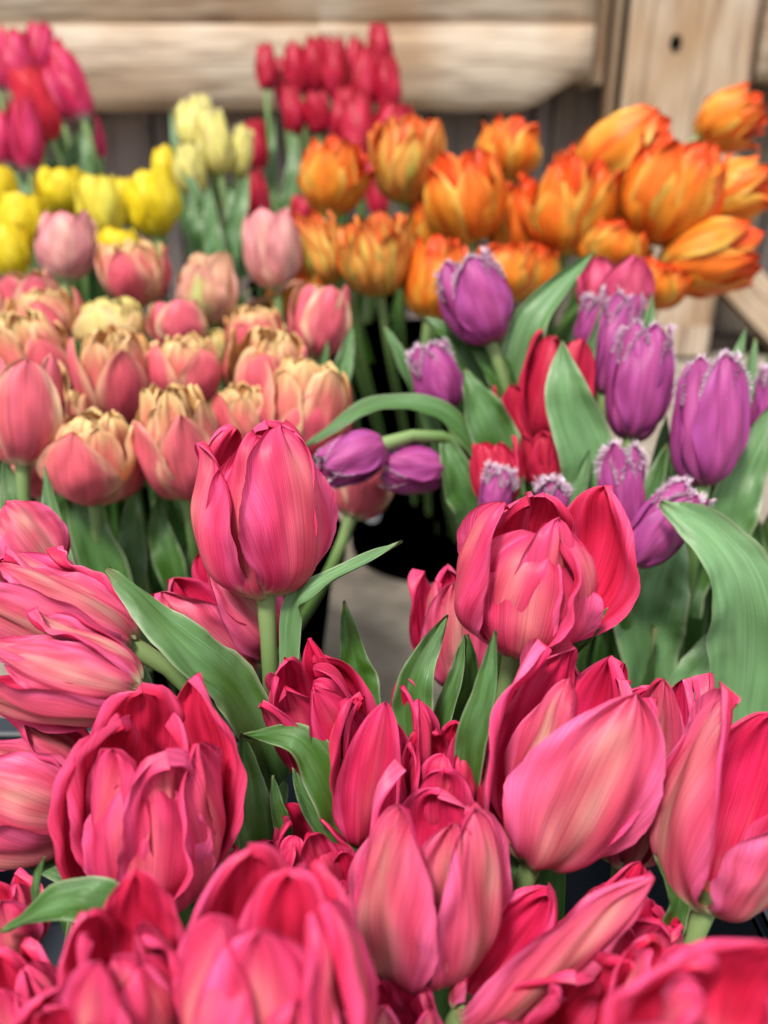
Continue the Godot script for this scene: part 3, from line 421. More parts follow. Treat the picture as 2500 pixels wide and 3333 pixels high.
func make_palettes() -> void:
	pal("pink", Color(0.82, 0.05, 0.17), Color(0.58, 0.25, 0.17), Color(0.92, 0.14, 0.35), Color(0.70, 0.60, 0.34), Color(0.88, 0.07, 0.21), Color(0.84, 0.028, 0.10), Color(0.91, 0.10, 0.28), Color(0.74, 0.20, 0.10), 0.45, 0.7, 0.4, 0.35, 0.32)
	pal("pink_deep", Color(0.77, 0.032, 0.135), Color(0.55, 0.12, 0.10), Color(0.89, 0.095, 0.28), Color(0.66, 0.46, 0.24), Color(0.84, 0.05, 0.18), Color(0.79, 0.018, 0.09), Color(0.89, 0.08, 0.25), Color(0.70, 0.18, 0.10), 0.36, 0.7, 0.4, 0.35, 0.3)
	pal("pink_dull", Color(0.78, 0.085, 0.19), Color(0.47, 0.29, 0.19), Color(0.90, 0.15, 0.36), Color(0.62, 0.56, 0.32), Color(0.85, 0.085, 0.21), Color(0.80, 0.026, 0.12), Color(0.89, 0.10, 0.29), Color(0.70, 0.20, 0.10), 0.6, 0.8, 0.3, 0.4, 0.34)
	pal("bract", Color(0.72, 0.50, 0.24), Color(0.62, 0.54, 0.22), Color(0.82, 0.60, 0.36), Color(0.5, 0.45, 0.15), Color(0.84, 0.76, 0.55), Color(0.75, 0.5, 0.3), Color(0.8, 0.6, 0.4), Color(0.6, 0.5, 0.2))
	pal("coral", Color(0.91, 0.17, 0.21), Color(0.88, 0.11, 0.19), Color(0.97, 0.62, 0.38), Color(0.87, 0.62, 0.36), Color(0.94, 0.36, 0.29), Color(0.97, 0.50, 0.20), Color(0.98, 0.76, 0.33), Color(0.92, 0.62, 0.22), 0.65, 0.75, 0.3, 0.10, 0.5)
	pal("coral_smooth", Color(0.82, 0.16, 0.20), Color(0.80, 0.10, 0.18), Color(0.88, 0.62, 0.38), Color(0.76, 0.60, 0.36), Color(0.82, 0.20, 0.28), Color(0.86, 0.50, 0.24), Color(0.88, 0.62, 0.34), Color(0.80, 0.60, 0.20), 0.6, 0.8, 0.3, 0.3, 0.45)
	pal("pale", Color(0.92, 0.36, 0.38), Color(0.86, 0.64, 0.46), Color(0.93, 0.34, 0.38), Color(0.68, 0.70, 0.42), Color(0.93, 0.32, 0.36), Color(0.90, 0.46, 0.44), Color(0.92, 0.46, 0.44), Color(0.7, 0.7, 0.4), 0.5, 0.5, 0.6, 0.15, 0.4)
	pal("cream", Color(0.86, 0.64, 0.28), Color(0.66, 0.64, 0.18), Color(0.88, 0.56, 0.32), Color(0.60, 0.58, 0.20), Color(0.88, 0.66, 0.30), Color(0.80, 0.74, 0.16), Color(0.86, 0.70, 0.24), Color(0.6, 0.6, 0.1), 0.7, 0.6, 0.3, 0.2, 0.4)
	pal("coral_green", Color(0.80, 0.36, 0.26), Color(0.52, 0.56, 0.18), Color(0.82, 0.40, 0.34), Color(0.44, 0.52, 0.20), Color(0.82, 0.34, 0.34), Color(0.84, 0.52, 0.26), Color(0.84, 0.5, 0.3), Color(0.5, 0.5, 0.1), 0.9, 0.5, 0.5, 0.3, 0.35)
	pal("orange", Color(0.98, 0.34, 0.035), Color(0.95, 0.12, 0.012), Color(0.99, 0.62, 0.11), Color(0.96, 0.68, 0.14), Color(0.96, 0.085, 0.015), Color(0.96, 0.06, 0.01), Color(0.98, 0.20, 0.02), Color(0.95, 0.5, 0.05), 0.9, 0.9, 0.95, 0.10, 0.20)
	pal("orange_green", Color(0.90, 0.36, 0.07), Color(0.46, 0.50, 0.09), Color(0.92, 0.62, 0.14), Color(0.52, 0.55, 0.09), Color(0.88, 0.12, 0.02), Color(0.86, 0.08, 0.015), Color(0.92, 0.34, 0.05), Color(0.90, 0.5, 0.05), 0.9, 0.7, 0.6, 0.5, 0.26)
	pal("red", Color(0.52, 0.010, 0.035), Color(0.64, 0.028, 0.09), Color(0.48, 0.009, 0.027), Color(0.42, 0.02, 0.08), Color(0.56, 0.012, 0.035), Color(0.46, 0.006, 0.02), Color(0.5, 0.01, 0.03), Color(0.5, 0.1, 0.05), 0.7, 0.4, 0.4, 0.3, 0.4)
	pal("magenta", Color(0.68, 0.025, 0.115), Color(0.74, 0.05, 0.18), Color(0.62, 0.014, 0.05), Color(0.78, 0.66, 0.70), Color(0.68, 0.014, 0.04), Color(0.58, 0.01, 0.05), Color(0.62, 0.015, 0.06), Color(0.8, 0.6, 0.6), 0.7, 0.5, 0.5, 0.3, 0.4)
	pal("magenta_red", Color(0.74, 0.025, 0.05), Color(0.74, 0.03, 0.09), Color(0.74, 0.02, 0.03), Color(0.70, 0.10, 0.10), Color(0.76, 0.03, 0.03), Color(0.66, 0.015, 0.03), Color(0.7, 0.02, 0.04), Color(0.8, 0.5, 0.4), 0.5, 0.5, 0.4, 0.3, 0.4)
	pal("yellow", Color(0.94, 0.70, 0.015), Color(0.90, 0.72, 0.06), Color(0.95, 0.72, 0.015), Color(0.66, 0.62, 0.06), Color(0.95, 0.68, 0.015), Color(0.95, 0.60, 0.01), Color(0.95, 0.66, 0.015), Color(0.9, 0.55, 0.02), 0.6, 0.5, 0.3, 0.15, 0.4)
	pal("yellow_green", Color(0.92, 0.76, 0.07), Color(0.78, 0.74, 0.12), Color(0.95, 0.77, 0.06), Color(0.62, 0.64, 0.08), Color(0.95, 0.73, 0.04), Color(0.95, 0.63, 0.02), Color(0.95, 0.68, 0.03), Color(0.9, 0.55, 0.02), 0.7, 0.5, 0.3, 0.15, 0.4)
	pal("lemon", Color(0.86, 0.76, 0.20), Color(0.80, 0.74, 0.26), Color(0.89, 0.81, 0.32), Color(0.62, 0.64, 0.18), Color(0.89, 0.79, 0.26), Color(0.86, 0.72, 0.16), Color(0.88, 0.76, 0.22), Color(0.78, 0.66, 0.16), 0.5, 0.6, 0.3, 0.2, 0.4)
	pal("purple", Color(0.46, 0.07, 0.30), Color(0.53, 0.095, 0.30), Color(0.40, 0.07, 0.30), Color(0.40, 0.14, 0.22), Color(0.52, 0.11, 0.32), Color(0.34, 0.03, 0.17), Color(0.45, 0.09, 0.27), Color(0.38, 0.2, 0.2), 0.6, 0.5, 0.3, 0.25, 0.4)
	pal("raspberry", Color(0.62, 0.02, 0.07), Color(0.56, 0.03, 0.06), Color(0.70, 0.04, 0.12), Color(0.45, 0.15, 0.10), Color(0.66, 0.03, 0.08), Color(0.6, 0.012, 0.05), Color(0.66, 0.03, 0.1), Color(0.5, 0.2, 0.1), 0.5, 0.5, 0.4, 0.3, 0.35)
	pal("hotpink", Color(0.84, 0.10, 0.24), Color(0.80, 0.16, 0.22), Color(0.86, 0.12, 0.30), Color(0.8, 0.4, 0.2), Color(0.84, 0.07, 0.22), Color(0.84, 0.05, 0.22), Color(0.86, 0.10, 0.28), Color(0.8, 0.4, 0.1), 0.5, 0.5, 0.4, 0.3, 0.35)


func vein_image(w: int, h: int, fan: float, count: float, low: float, seed_: int) -> Image:
	# fine veins that leave the midrib and fan out to the margin
	var im := Image.create(w, h, false, Image.FORMAT_RGB8)
	var n := FastNoiseLite.new()
	n.seed = seed_
	n.frequency = 1.0
	n.fractal_type = FastNoiseLite.FRACTAL_NONE
	for y in h:
		var v := 1.0 - float(y) / h
		for x in w:
			var u := 2.0 * x / w - 1.0
			var id := u * (1.0 - fan * pow(v, 1.4)) * count
			var a := n.get_noise_2d(id + 40.0, v * 0.9) * 0.6 + n.get_noise_2d(id * 2.7, v * 2.0 + 9.0) * 0.4
			var b := n.get_noise_2d(u * 3.0 + 70.0, v * 4.0)
			var g := clampf(lerpf(low, 1.0, clampf(0.55 + 0.75 * a + 0.2 * b, 0.0, 1.0)), 0.0, 1.0)
			im.set_pixel(x, y, Color(g, g, g))
	return im


func wood_image(w: int, h: int, a: Color, b: Color, dark: Color, seed_: int) -> Image:
	# grain runs along x
	var im := Image.create(w, h, false, Image.FORMAT_RGB8)
	var n := FastNoiseLite.new()
	n.seed = seed_
	n.frequency = 1.0
	n.fractal_type = FastNoiseLite.FRACTAL_FBM
	n.fractal_octaves = 3
	for y in h:
		for x in w:
			var p := float(x) / w
			var q := float(y) / h
			var g := n.get_noise_2d(p * 2.5, q * 30.0 + 0.6 * n.get_noise_2d(p * 2.0, q * 2.0))
			var l := n.get_noise_2d(p * 3.0 + 20.0, q * 4.0)
			var f := n.get_noise_2d(p * 4.0 + 50.0, q * 130.0)
			var col := a.lerp(b, clampf(0.4 + 1.3 * l + 0.2 * g, 0.0, 1.0))
			col = col.lerp(dark, clampf(0.3 * g + 0.9 * f - 0.02, 0.0, 0.7))
			im.set_pixel(x, y, col)
	return im


func std(rough: float, spec := 0.5) -> StandardMaterial3D:
	var m := StandardMaterial3D.new()
	m.roughness = rough
	m.metallic_specular = spec
	m.cull_mode = BaseMaterial3D.CULL_DISABLED
	return m


func make_materials() -> void:
	var veins := ImageTexture.create_from_image(vein_image(1024, 256, 0.62, 66.0, 0.76, 3))
	for k in ["petal", "petal_silk"]:
		var m := std(0.40, 0.33)
		m.vertex_color_use_as_albedo = true
		m.albedo_texture = veins
		m.heightmap_enabled = true
		m.heightmap_texture = veins
		m.heightmap_scale = 0.02
		m.backlight_enabled = true
		m.backlight = Color(0.62, 0.62, 0.62)
		mat[k] = m
	var lines := ImageTexture.create_from_image(vein_image(512, 256, 0.12, 46.0, 0.72, 11))
	var lf := std(0.36, 0.5)
	lf.vertex_color_use_as_albedo = true
	lf.albedo_texture = lines
	lf.heightmap_enabled = true
	lf.heightmap_texture = lines
	lf.heightmap_scale = 0.025
	lf.backlight_enabled = true
	lf.backlight = Color(0.42, 0.5, 0.2)
	mat["leaf"] = lf
	var st := std(0.5, 0.4)
	st.vertex_color_use_as_albedo = true
	mat["stem"] = st
	var fr := std(0.5, 0.4)
	fr.vertex_color_use_as_albedo = true
	fr.backlight_enabled = true
	fr.backlight = Color(0.7, 0.7, 0.7)
	mat["fringe"] = fr
	var bk := std(0.42, 0.5)
	bk.albedo_color = Color(0.035, 0.036, 0.04)
	mat["bucket"] = bk
	var cr := std(0.36, 0.5)
	cr.albedo_color = Color(0.14, 0.17, 0.21)
	mat["crate"] = cr
	var blue := std(0.4, 0.5)
	blue.albedo_color = Color(0.08, 0.16, 0.42)
	mat["sticker_blue"] = blue
	var white := std(0.4, 0.5)
	white.albedo_color = Color(0.72, 0.74, 0.78)
	mat["sticker_white"] = white
	var light_wood := wood_image(512, 256, Color(0.77, 0.71, 0.64), Color(0.67, 0.56, 0.45), Color(0.38, 0.30, 0.24), 21)
	var dark_wood := wood_image(512, 256, Color(0.52, 0.48, 0.47), Color(0.43, 0.40, 0.40), Color(0.20, 0.18, 0.17), 22)
	for k in [["wood", light_wood], ["plank", dark_wood]]:
		var m := std(0.75, 0.3)
		m.vertex_color_use_as_albedo = true
		m.albedo_texture = ImageTexture.create_from_image(k[1])
		m.heightmap_enabled = true
		m.heightmap_texture = m.albedo_texture
		m.heightmap_scale = 0.3
		mat[k[0]] = m
	var hole := std(0.9, 0.2)
	hole.albedo_color = Color(0.05, 0.04, 0.035)
	mat["hole"] = hole
	var nt := NoiseTexture2D.new()
	nt.width = 512
	nt.height = 512
	nt.seamless = true
	nt.generate_mipmaps = false
	var fn := FastNoiseLite.new()
	fn.seed = 4
	fn.frequency = 0.02
	fn.fractal_octaves = 5
	nt.noise = fn
	var gr := Gradient.new()
	gr.set_color(0, Color(0.44, 0.41, 0.37))
	gr.set_color(1, Color(0.62, 0.58, 0.53))
	nt.color_ramp = gr
	var fl := std(0.8, 0.3)
	fl.albedo_texture = nt
	fl.uv1_triplanar = true
	fl.uv1_world_triplanar = true
	fl.uv1_scale = Vector3(1.5, 1.5, 1.5)
	mat["floor"] = fl


# ------------------------------------------------------------------ petals

func petal(p: Dictionary, c: Dictionary, nu: int, nv: int, sd: float) -> Array:
	# returns [mesh, left margin, right margin]; the sheet is bent along its spine and across it
	var L: float = p.L
	var W: float = p.W
	var kr: float = p.kr
	var az: float = deg_to_rad(p.az)
	var er := Vector3(sin(az), 0, cos(az))
	var et := Vector3(cos(az), 0, -sin(az))
	var prof: Array = p.prof
	var cf: float = p.get("cf", 1.05)
	var eL: float = p.get("eL", 0.0)
	var eR: float = p.get("eR", 0.0)
	var e0: float = p.get("e0", 0.45)
	var ev0: float = p.get("ev0", 0.15)
	var tip: float = p.get("tip", 0.0)
	var tip0: float = p.get("tip0", 0.8)
	var lean: float = p.get("lean", 0.0)
	var twist: float = deg_to_rad(p.get("twist", 0.0))
	var ruf: float = p.get("ruf", 0.0008)
	var rff: float = p.get("rff", 3.0)
	var crease: float = p.get("crease", 0.0)
	var blunt: float = p.get("blunt", 0.55)
	var lip: float = p.get("lip", 0.5)
	var pleat: float = p.get("pleat", 0.0)
	var cr1: float = 0.7 * noise.get_noise_1d(sd * 9.1)
	var cr2: float = 0.8 * noise.get_noise_1d(sd * 5.3 + 20.0)
	var cr3: float = 0.9 * noise.get_noise_1d(sd * 7.7 + 50.0)
	var jag: float = p.get("jag", 0.05)
	var r0: float = p.get("r0", 0.0035)
	var wide0: float = p.get("w0", 0.42)
	var R: float = p.R
	var w := nu + 1
	var pos := PackedVector3Array()
	var co := PackedColorArray()
	var ci := PackedColorArray()
	var uv := PackedVector2Array()
	pos.resize(w * (nv + 1))
	co.resize(pos.size())
	ci.resize(pos.size())
	uv.resize(pos.size())
	var rho := r0
	var y := 0.0
	var dv := 1.0 / nv
	var half: int = nu / 2
	for j in nv + 1:
		var v: float = j * dv
		var th: float = deg_to_rad(prof_at(prof, v) + tip * sm(tip0, 1.0, v))
		if j > 0:
			var tm: float = deg_to_rad(prof_at(prof, v - 0.5 * dv) + tip * sm(tip0, 1.0, v - 0.5 * dv))
			rho += cos(tm) * L * dv * kr
			y += sin(tm) * L * dv
		var nout := (er * sin(th) - Vector3.UP * cos(th))
		# outline of the petal: narrow claw, widest past the middle, blunt or pointed tip
		var wv := W * (wide0 + (1.0 - wide0) * sm(0.0, 0.5, v))
		wv *= pow(maxf(0.0, 1.0 - pow(v, 3.6)), blunt)
		var lat := et
		var tw := twist * v * v
		if tw != 0.0:
			lat = et * cos(tw) + nout * sin(tw)
			nout = nout * cos(tw) - et * sin(tw)
		var centre := er * rho + Vector3.UP * y + et * (lean * L * v * v)
		var rc := maxf(absf(rho) * cf, R * 0.42)
		for side in [-1, 1]:
			var jg: float = jag * (noise.get_noise_2d(v * 5.0 + sd, side * 11.0 + sd) + 0.5 * noise.get_noise_2d(v * 13.0, side * 5.0 + sd))
			var e: float = (eR if side > 0 else eL) * sm(ev0, ev0 + 0.45, v)
			var ang := 0.0
			var q := centre
			var i0: int = half
			var u := 0.0
			for k in half + 1:
				if k > 0:
					var un: float = 1.0 - pow(1.0 - float(k) / half, 1.45)
					var du: float = un - u
					var um: float = 0.5 * (un + u)
					u = un
					var ds: float = wv * du * (1.0 + 3.5 * jg * sm(0.65, 1.0, um))
					var roll := sm(e0, 1.0, um)
					# margins roll outward (positive) or inward (negative) and end in a rounded lip
					ang += ds / rc * (1.0 - roll * minf(1.0, absf(e))) - e * roll / ((1.0 - e0) * 0.5) * du - lip * sm(0.84, 0.92, um) * 9.0 * du * sm(0.08, 0.3, v)
					q += (lat * side * cos(ang) - nout * sin(ang)) * ds
				if side > 0 and k == 0:
					continue
				var idx: int = j * w + i0 + side * k
				var su: float = side * u
				var bump := 0.0017 * noise.get_noise_2d(su * 1.3 + sd * 3.1, v * 2.0 + sd) * (L / 0.07)
				bump += ruf * (noise.get_noise_2d(v * rff + sd, su * 1.4 + 7.0) + 0.4 * sin(v * rff * 4.0 + sd + side)) * sm(0.35, 1.0, u) * sm(0.25, 0.7, v)
				bump += ruf * 0.9 * noise.get_noise_2d(su * 2.6 + sd, v * 2.5) * sm(0.6, 1.0, v)
				bump += crease * (exp(-pow((su - cr1) / 0.10, 2.0)) - 0.8 * exp(-pow((su - cr2) / 0.13, 2.0)) + 0.6 * exp(-pow((su - cr3) / 0.09, 2.0))) * sm(0.1, 0.5, v)
				bump += pleat * sin(su * 7.0 + sd + 1.5 * v) * sm(0.62, 1.0, v) * (0.6 + noise.get_noise_2d(su * 2.0, sd))
				bump -= 0.0006 * exp(-pow(su / 0.05, 2.0)) * (1.0 - v) * (L / 0.07)
				pos[idx] = q + nout * bump
				# pigment
				var st: float = noise.get_noise_2d(su * (1.0 - 0.5 * pow(v, 1.4)) * 7.0 + sd * 5.0, v * 0.8 + sd)
				var st2: float = noise.get_noise_2d(su * 2.2 + sd * 2.0, v * 2.5 + 30.0)
				var rib: float = exp(-pow(su / c.ribw, 2.0)) * (0.8 + 0.1 * st + 0.5 * st2) * sm(0.02, 0.25, v) * (1.0 - sm(0.8, 1.0, v))
				var rim: float = sm(0.55, 1.0, u + 0.16 * st)
				var bs: float = 1.0 - sm(0.03, 0.15 + 0.05 * st, v)
				var cl: Color = c.mid
				cl = cl.lerp(c.rib, clampf(rib * c.ribs, 0.0, 1.0))
				cl = cl.lerp(c.rim, clampf(rim * c.rims, 0.0, 1.0))
				cl = cl.lerp(c.tip, clampf(c.tips * sm(0.72, 1.0, v + 0.1 * st), 0.0, 1.0))
				cl = cl.lerp(c.base, clampf(bs, 0.0, 1.0))
				var f: float = 1.0 + c.streak * (0.22 * st + 0.45 * st2)
				co[idx] = Color(cl.r * f, cl.g * f * f, cl.b * f * f)
				var il: Color = c.imid.lerp(c.irim, clampf(rim * 0.7, 0.0, 1.0)).lerp(c.ibase, clampf(bs, 0.0, 1.0))
				ci[idx] = Color(il.r * f, il.g * f * f, il.b * f * f)
				uv[idx] = Vector2(0.5 + 0.5 * su, 1.0 - v)
	var mesh := grid_mesh(nu, nv, pos, co, ci, uv, 0.0005)
	var left := PackedVector3Array()
	var right := PackedVector3Array()
	for j in nv + 1:
		left.append(pos[j * w])
		right.append(pos[j * w + nu])
	return [mesh, left, right, pos, w]


func fringe(m: Array, nv: int, col: Color, length: float, from: float, sd: int, dense: int) -> ArrayMesh:
	# crystalline hairs that stand along the margin of a fringed petal
	var r := RandomNumberGenerator.new()
	r.seed = sd
	var st := SurfaceTool.new()
	st.begin(Mesh.PRIMITIVE_TRIANGLES)
	st.set_smooth_group(-1)
	var pos: PackedVector3Array = m[3]
	var w: int = m[4]
	for side in 2:
		var edge: PackedVector3Array = m[1 + side]
		for k in dense:
			var v := lerpf(from, 0.995, pow((k + r.randf()) / dense, 0.75))
			var f := v * nv
			var j := mini(int(f), nv - 1)
			var a := edge[j].lerp(edge[j + 1], f - j)
			var inner := pos[j * w + (4 if side == 0 else w - 5)].lerp(pos[(j + 1) * w + (4 if side == 0 else w - 5)], f - j)
			var out := (a - inner).normalized()
			var along := (edge[j + 1] - edge[j]).normalized()
			if v > 0.95:
				out = (out + along * 1.2).normalized()
			var nrm := out.cross(along).normalized()
			var len_ := length * r.randf_range(0.4, 1.2) * (0.45 + 0.55 * sm(from, 0.85, v))
			var dir := (out + along * r.randf_range(-0.5, 0.6) + nrm * r.randf_range(-0.9, 0.9)).normalized()
			var t := a + dir * len_
			var mid := a + dir * len_ * 0.5 + nrm * r.randf_range(-0.2, 0.2) * len_
			var hw := length * r.randf_range(0.05, 0.10)
			var c := col.lerp(Color(0.90, 0.86, 0.90), r.randf_range(0.5, 1.0))
			for d in [along, nrm]:
				st.set_color(col)
				st.add_vertex(a - d * hw)
				st.add_vertex(a + d * hw)
				st.set_color(c)
				st.add_vertex(mid + d * hw * 0.6)
				st.set_color(col)
				st.add_vertex(a - d * hw)
				st.set_color(c)
				st.add_vertex(mid + d * hw * 0.6)
				st.add_vertex(t)
	st.generate_normals()
	return st.commit()


func opened(deg: float, top := 1.0) -> Array:
	var p := []
	for k in 6:
		p.append(CLOSED[k] - deg * sm(0.0, 0.7, KNOTS[k]) * (1.0 if k < 5 else top))
	return p


func petals_of(style: String, L: float, R: float, r: RandomNumberGenerator) -> Array:
	# the petals of one flower: outer whorl first. Each entry is a dictionary for petal()
	var kr := (R - 0.0035) / (0.232 * L)
	var out := []
	var j := func(a: float) -> float: return r.randf_range(-a, a)
	var base := {"L": L, "W": R * 1.12, "kr": kr, "R": R, "prof": CLOSED, "az": 0.0}
	var add := func(d: Dictionary) -> void:
		var q := base.duplicate()
		q.merge(d, true)
		out.append(q)
	match style:
		"pink_hero":
			add.call({"az": 50, "W": R * 1.22, "prof": opened(-5), "eL": 0.7, "eR": 0.9, "e0": 0.62, "jag": 0.08, "ruf": 0.0012, "tip": 6, "L": L * 0.95, "lip": 0.8, "blunt": 0.5})
			add.call({"az": -66, "W": R * 1.05, "prof": opened(-1), "eL": 0.2, "eR": 0.9, "e0": 0.55, "tip": -34, "tip0": 0.85, "blunt": 0.68, "L": L * 0.92, "lean": -0.03, "lip": 0.8})
			add.call({"az": 178, "W": R * 0.95, "prof": opened(-5), "eL": 0.6, "eR": 1.6, "tip": 40, "L": L * 1.06, "lip": 0.8, "blunt": 0.6})
			add.call({"az": -10, "W": R * 0.8, "kr": kr * 0.84, "prof": opened(-5), "eL": 1.5, "eR": 0.7, "e0": 0.4, "ev0": 0.35, "L": L * 0.97, "tip": 26, "lip": 0.8})
			add.call({"az": 112, "W": R * 0.95, "kr": kr * 0.85, "prof": opened(-5), "eL": 0.8, "eR": 0.4, "L": L * 1.0, "tip": 30, "lip": 0.8})
			add.call({"az": -125, "W": R * 0.9, "kr": kr * 0.82, "prof": opened(-4), "eL": 0.6, "eR": 1.2, "L": L * 0.98, "tip": 10, "lip": 0.8})
		"pink_open":
			add.call({"az": 2, "W": R * 1.16, "prof": opened(-1), "eL": 0.35, "eR": 0.3, "e0": 0.6, "jag": 0.06, "L": L * 0.80, "tip": 30, "tip0": 0.7, "blunt": 0.36, "lip": 0.9})
			add.call({"az": -88, "W": R * 0.95, "prof": opened(-3), "eL": 1.5, "eR": 0.5, "e0": 0.45, "ev0": 0.2, "tip": 20, "L": L * 1.04, "lean": 0.05, "lip": 0.8})
			add.call({"az": 122, "W": R * 1.0, "prof": opened(0), "eL": 0.9, "eR": 0.9, "e0": 0.55, "tip": -26, "tip0": 0.88, "L": L * 1.08, "lean": -0.05, "lip": 0.8, "blunt": 0.6})
			add.call({"az": 176, "W": R * 0.9, "prof": opened(-4), "eL": 1.2, "eR": 1.4, "tip": 6, "L": L * 0.98, "lip": 0.8})
			add.call({"az": 62, "W": R * 0.8, "kr": kr * 0.84, "prof": opened(-3), "eL": 1.7, "eR": 0.8, "e0": 0.4, "L": L * 0.98, "tip": 46, "tip0": 0.7, "lip": 0.8, "blunt": 0.4})
			add.call({"az": -30, "W": R * 0.78, "kr": kr * 0.74, "prof": opened(-4), "eL": 1.5, "eR": 0.8, "e0": 0.4, "L": L * 0.94, "tip": 56, "tip0": 0.7, "lip": 0.8, "blunt": 0.4})
			add.call({"az": 20, "W": R * 0.66, "kr": kr * 0.5, "prof": opened(-4), "eL": 0.9, "eR": 1.7, "L": L * 1.0, "tip": 40, "lip": 0.8, "blunt": 0.4})
			add.call({"az": -140, "W": R * 0.66, "kr": kr * 0.6, "prof": opened(-4), "eL": 1.2, "eR": 1.2, "L": L * 1.04, "tip": 40, "lip": 0.8, "blunt": 0.4})
		"pink_split":
			add.call({"az": 0, "W": R * 1.08, "prof": opened(0), "eL": 0.2, "eR": 0.6, "e0": 0.6, "L": L * 0.94, "tip": 12, "tip0": 0.75, "lean": 0.05, "blunt": 0.72, "crease": 0.0016, "lip": 0.7, "jag": 0.08})
			add.call({"az": -100, "W": R * 0.95, "prof": opened(1), "eL": 0.3, "eR": 1.7, "e0": 0.5, "ev0": 0.1, "L": L * 1.0, "blunt": 0.7, "lean": -0.05})
			add.call({"az": -150, "W": R * 0.9, "prof": opened(0), "kr": kr * 0.95, "eL": 0.9, "eR": 0.9, "L": L * 1.02, "blunt": 0.9})
			add.call({"az": 84, "W": R * 0.9, "prof": opened(0), "eL": 0.9, "eR": 0.6, "L": L * 0.9, "jag": 0.08, "lip": 0.6})
			add.call({"az": 150, "W": R * 0.95, "kr": kr * 0.9, "prof": opened(2), "eL": 1.0, "eR": 1.0, "L": L * 1.0, "blunt": 0.85, "tip": 4})
			add.call({"az": 40, "W": R * 0.7, "kr": kr * 0.68, "prof": opened(0), "eL": 1.4, "eR": 0.8, "L": L * 0.84, "tip": 40, "lip": 0.8})
			add.call({"az": -52, "W": R * 0.7, "kr": kr * 0.62, "prof": opened(0), "eL": 0.8, "eR": 1.2, "L": L * 0.86, "tip": 30, "lip": 0.6})
		"pink_front":
			add.call({"az": -42, "W": R * 0.98, "prof": opened(0), "eL": 0.3, "eR": 0.5, "e0": 0.6, "crease": 0.0012, "L": L * 0.97, "tip": 14, "jag": 0.06, "lip": 0.5})
			add.call({"az": 50, "W": R * 0.94, "prof": opened(0), "eL": 0.4, "eR": 0.4, "e0": 0.6, "crease": 0.001, "L": L * 0.94, "tip": 20, "jag": 0.06, "lip": 0.5})
			add.call({"az": 168, "W": R * 1.0, "prof": opened(0), "eL": 0.8, "eR": 1.0, "L": L * 0.9, "lip": 0.8, "tip": 40})
			add.call({"az": 6, "W": R * 0.85, "kr": kr * 0.86, "prof": opened(0), "eL": 0.3, "eR": 0.3, "crease": 0.0016, "L": L * 0.9, "tip": 10})
			add.call({"az": 110, "W": R * 0.85, "kr": kr * 0.85, "prof": opened(0), "eL": 1.2, "eR": 0.8, "L": L * 0.92, "tip": 30, "lip": 0.8})
			add.call({"az": -112, "W": R * 0.85, "kr": kr * 0.85, "prof": opened(0), "eL": 1.2, "eR": 0.9, "L": L * 1.0, "tip": 20, "lip": 0.8})
			add.call({"az": -30, "W": R * 0.26, "prof": opened(6), "kr": kr * 1.32, "eL": 1.5, "eR": 1.0, "e0": 0.4, "L": L * 0.40, "blunt": 0.5, "tint": "bract", "tip": -30})
		"pink_parrot":
			add.call({"az": 2, "W": R * 1.12, "prof": opened(-3), "eL": 0.2, "eR": 0.4, "e0": 0.6, "L": L * 0.76, "tip": 26, "tip0": 0.7, "crease": 0.001, "blunt": 0.4, "lip": 0.9})
			add.call({"az": -86, "W": R * 0.6, "prof": [0.0, 14.0, 60.0, 92.0, 96.0, 150.0], "kr": kr * 0.86, "eL": 2.4, "eR": 2.4, "e0": 0.2, "ev0": -0.1, "L": L * 0.96, "blunt": 0.4, "lip": 0.2, "pleat": 0.0})
			add.call({"az": 80, "W": R * 1.0, "prof": opened(-3), "eL": 1.8, "eR": 0.4, "e0": 0.45, "L": L * 0.86, "jag": 0.06, "lip": 0.8, "ruf": 0.0016})
			add.call({"az": 146, "W": R * 1.05, "prof": opened(-1), "eL": 0.6, "eR": 0.8, "L": L * 1.06, "blunt": 0.85, "tip": -4, "lip": 0.8})
			add.call({"az": -158, "W": R * 0.95, "prof": opened(-4), "eL": 1.0, "eR": 0.9, "L": L * 1.02, "tip": 14, "blunt": 0.4, "lip": 0.9, "tip0": 0.85})
			add.call({"az": -112, "W": R * 0.8, "prof": opened(-5), "kr": kr * 0.92, "eL": 0.9, "eR": 0.9, "L": L * 0.98, "tip": 40, "blunt": 0.36, "lip": 0.9})
			add.call({"az": -34, "W": R * 0.75, "kr": kr * 0.72, "prof": opened(-3), "eL": 0.6, "eR": 0.6, "L": L * 0.90, "blunt": 0.32, "lip": 0.9, "tip": 10})
			add.call({"az": 34, "W": R * 0.75, "kr": kr * 0.7, "prof": opened(-2), "eL": 1.4, "eR": 1.6, "e0": 0.4, "L": L * 0.84, "ruf": 0.0022, "tip": -70, "tip0": 0.78, "lip": 0.8, "blunt": 0.36, "jag": 0.12})
			add.call({"az": 110, "W": R * 0.7, "kr": kr * 0.55, "prof": opened(-4), "eL": 1.4, "eR": 1.0, "L": L * 0.98, "tip": 30, "lip": 0.8, "blunt": 0.5})
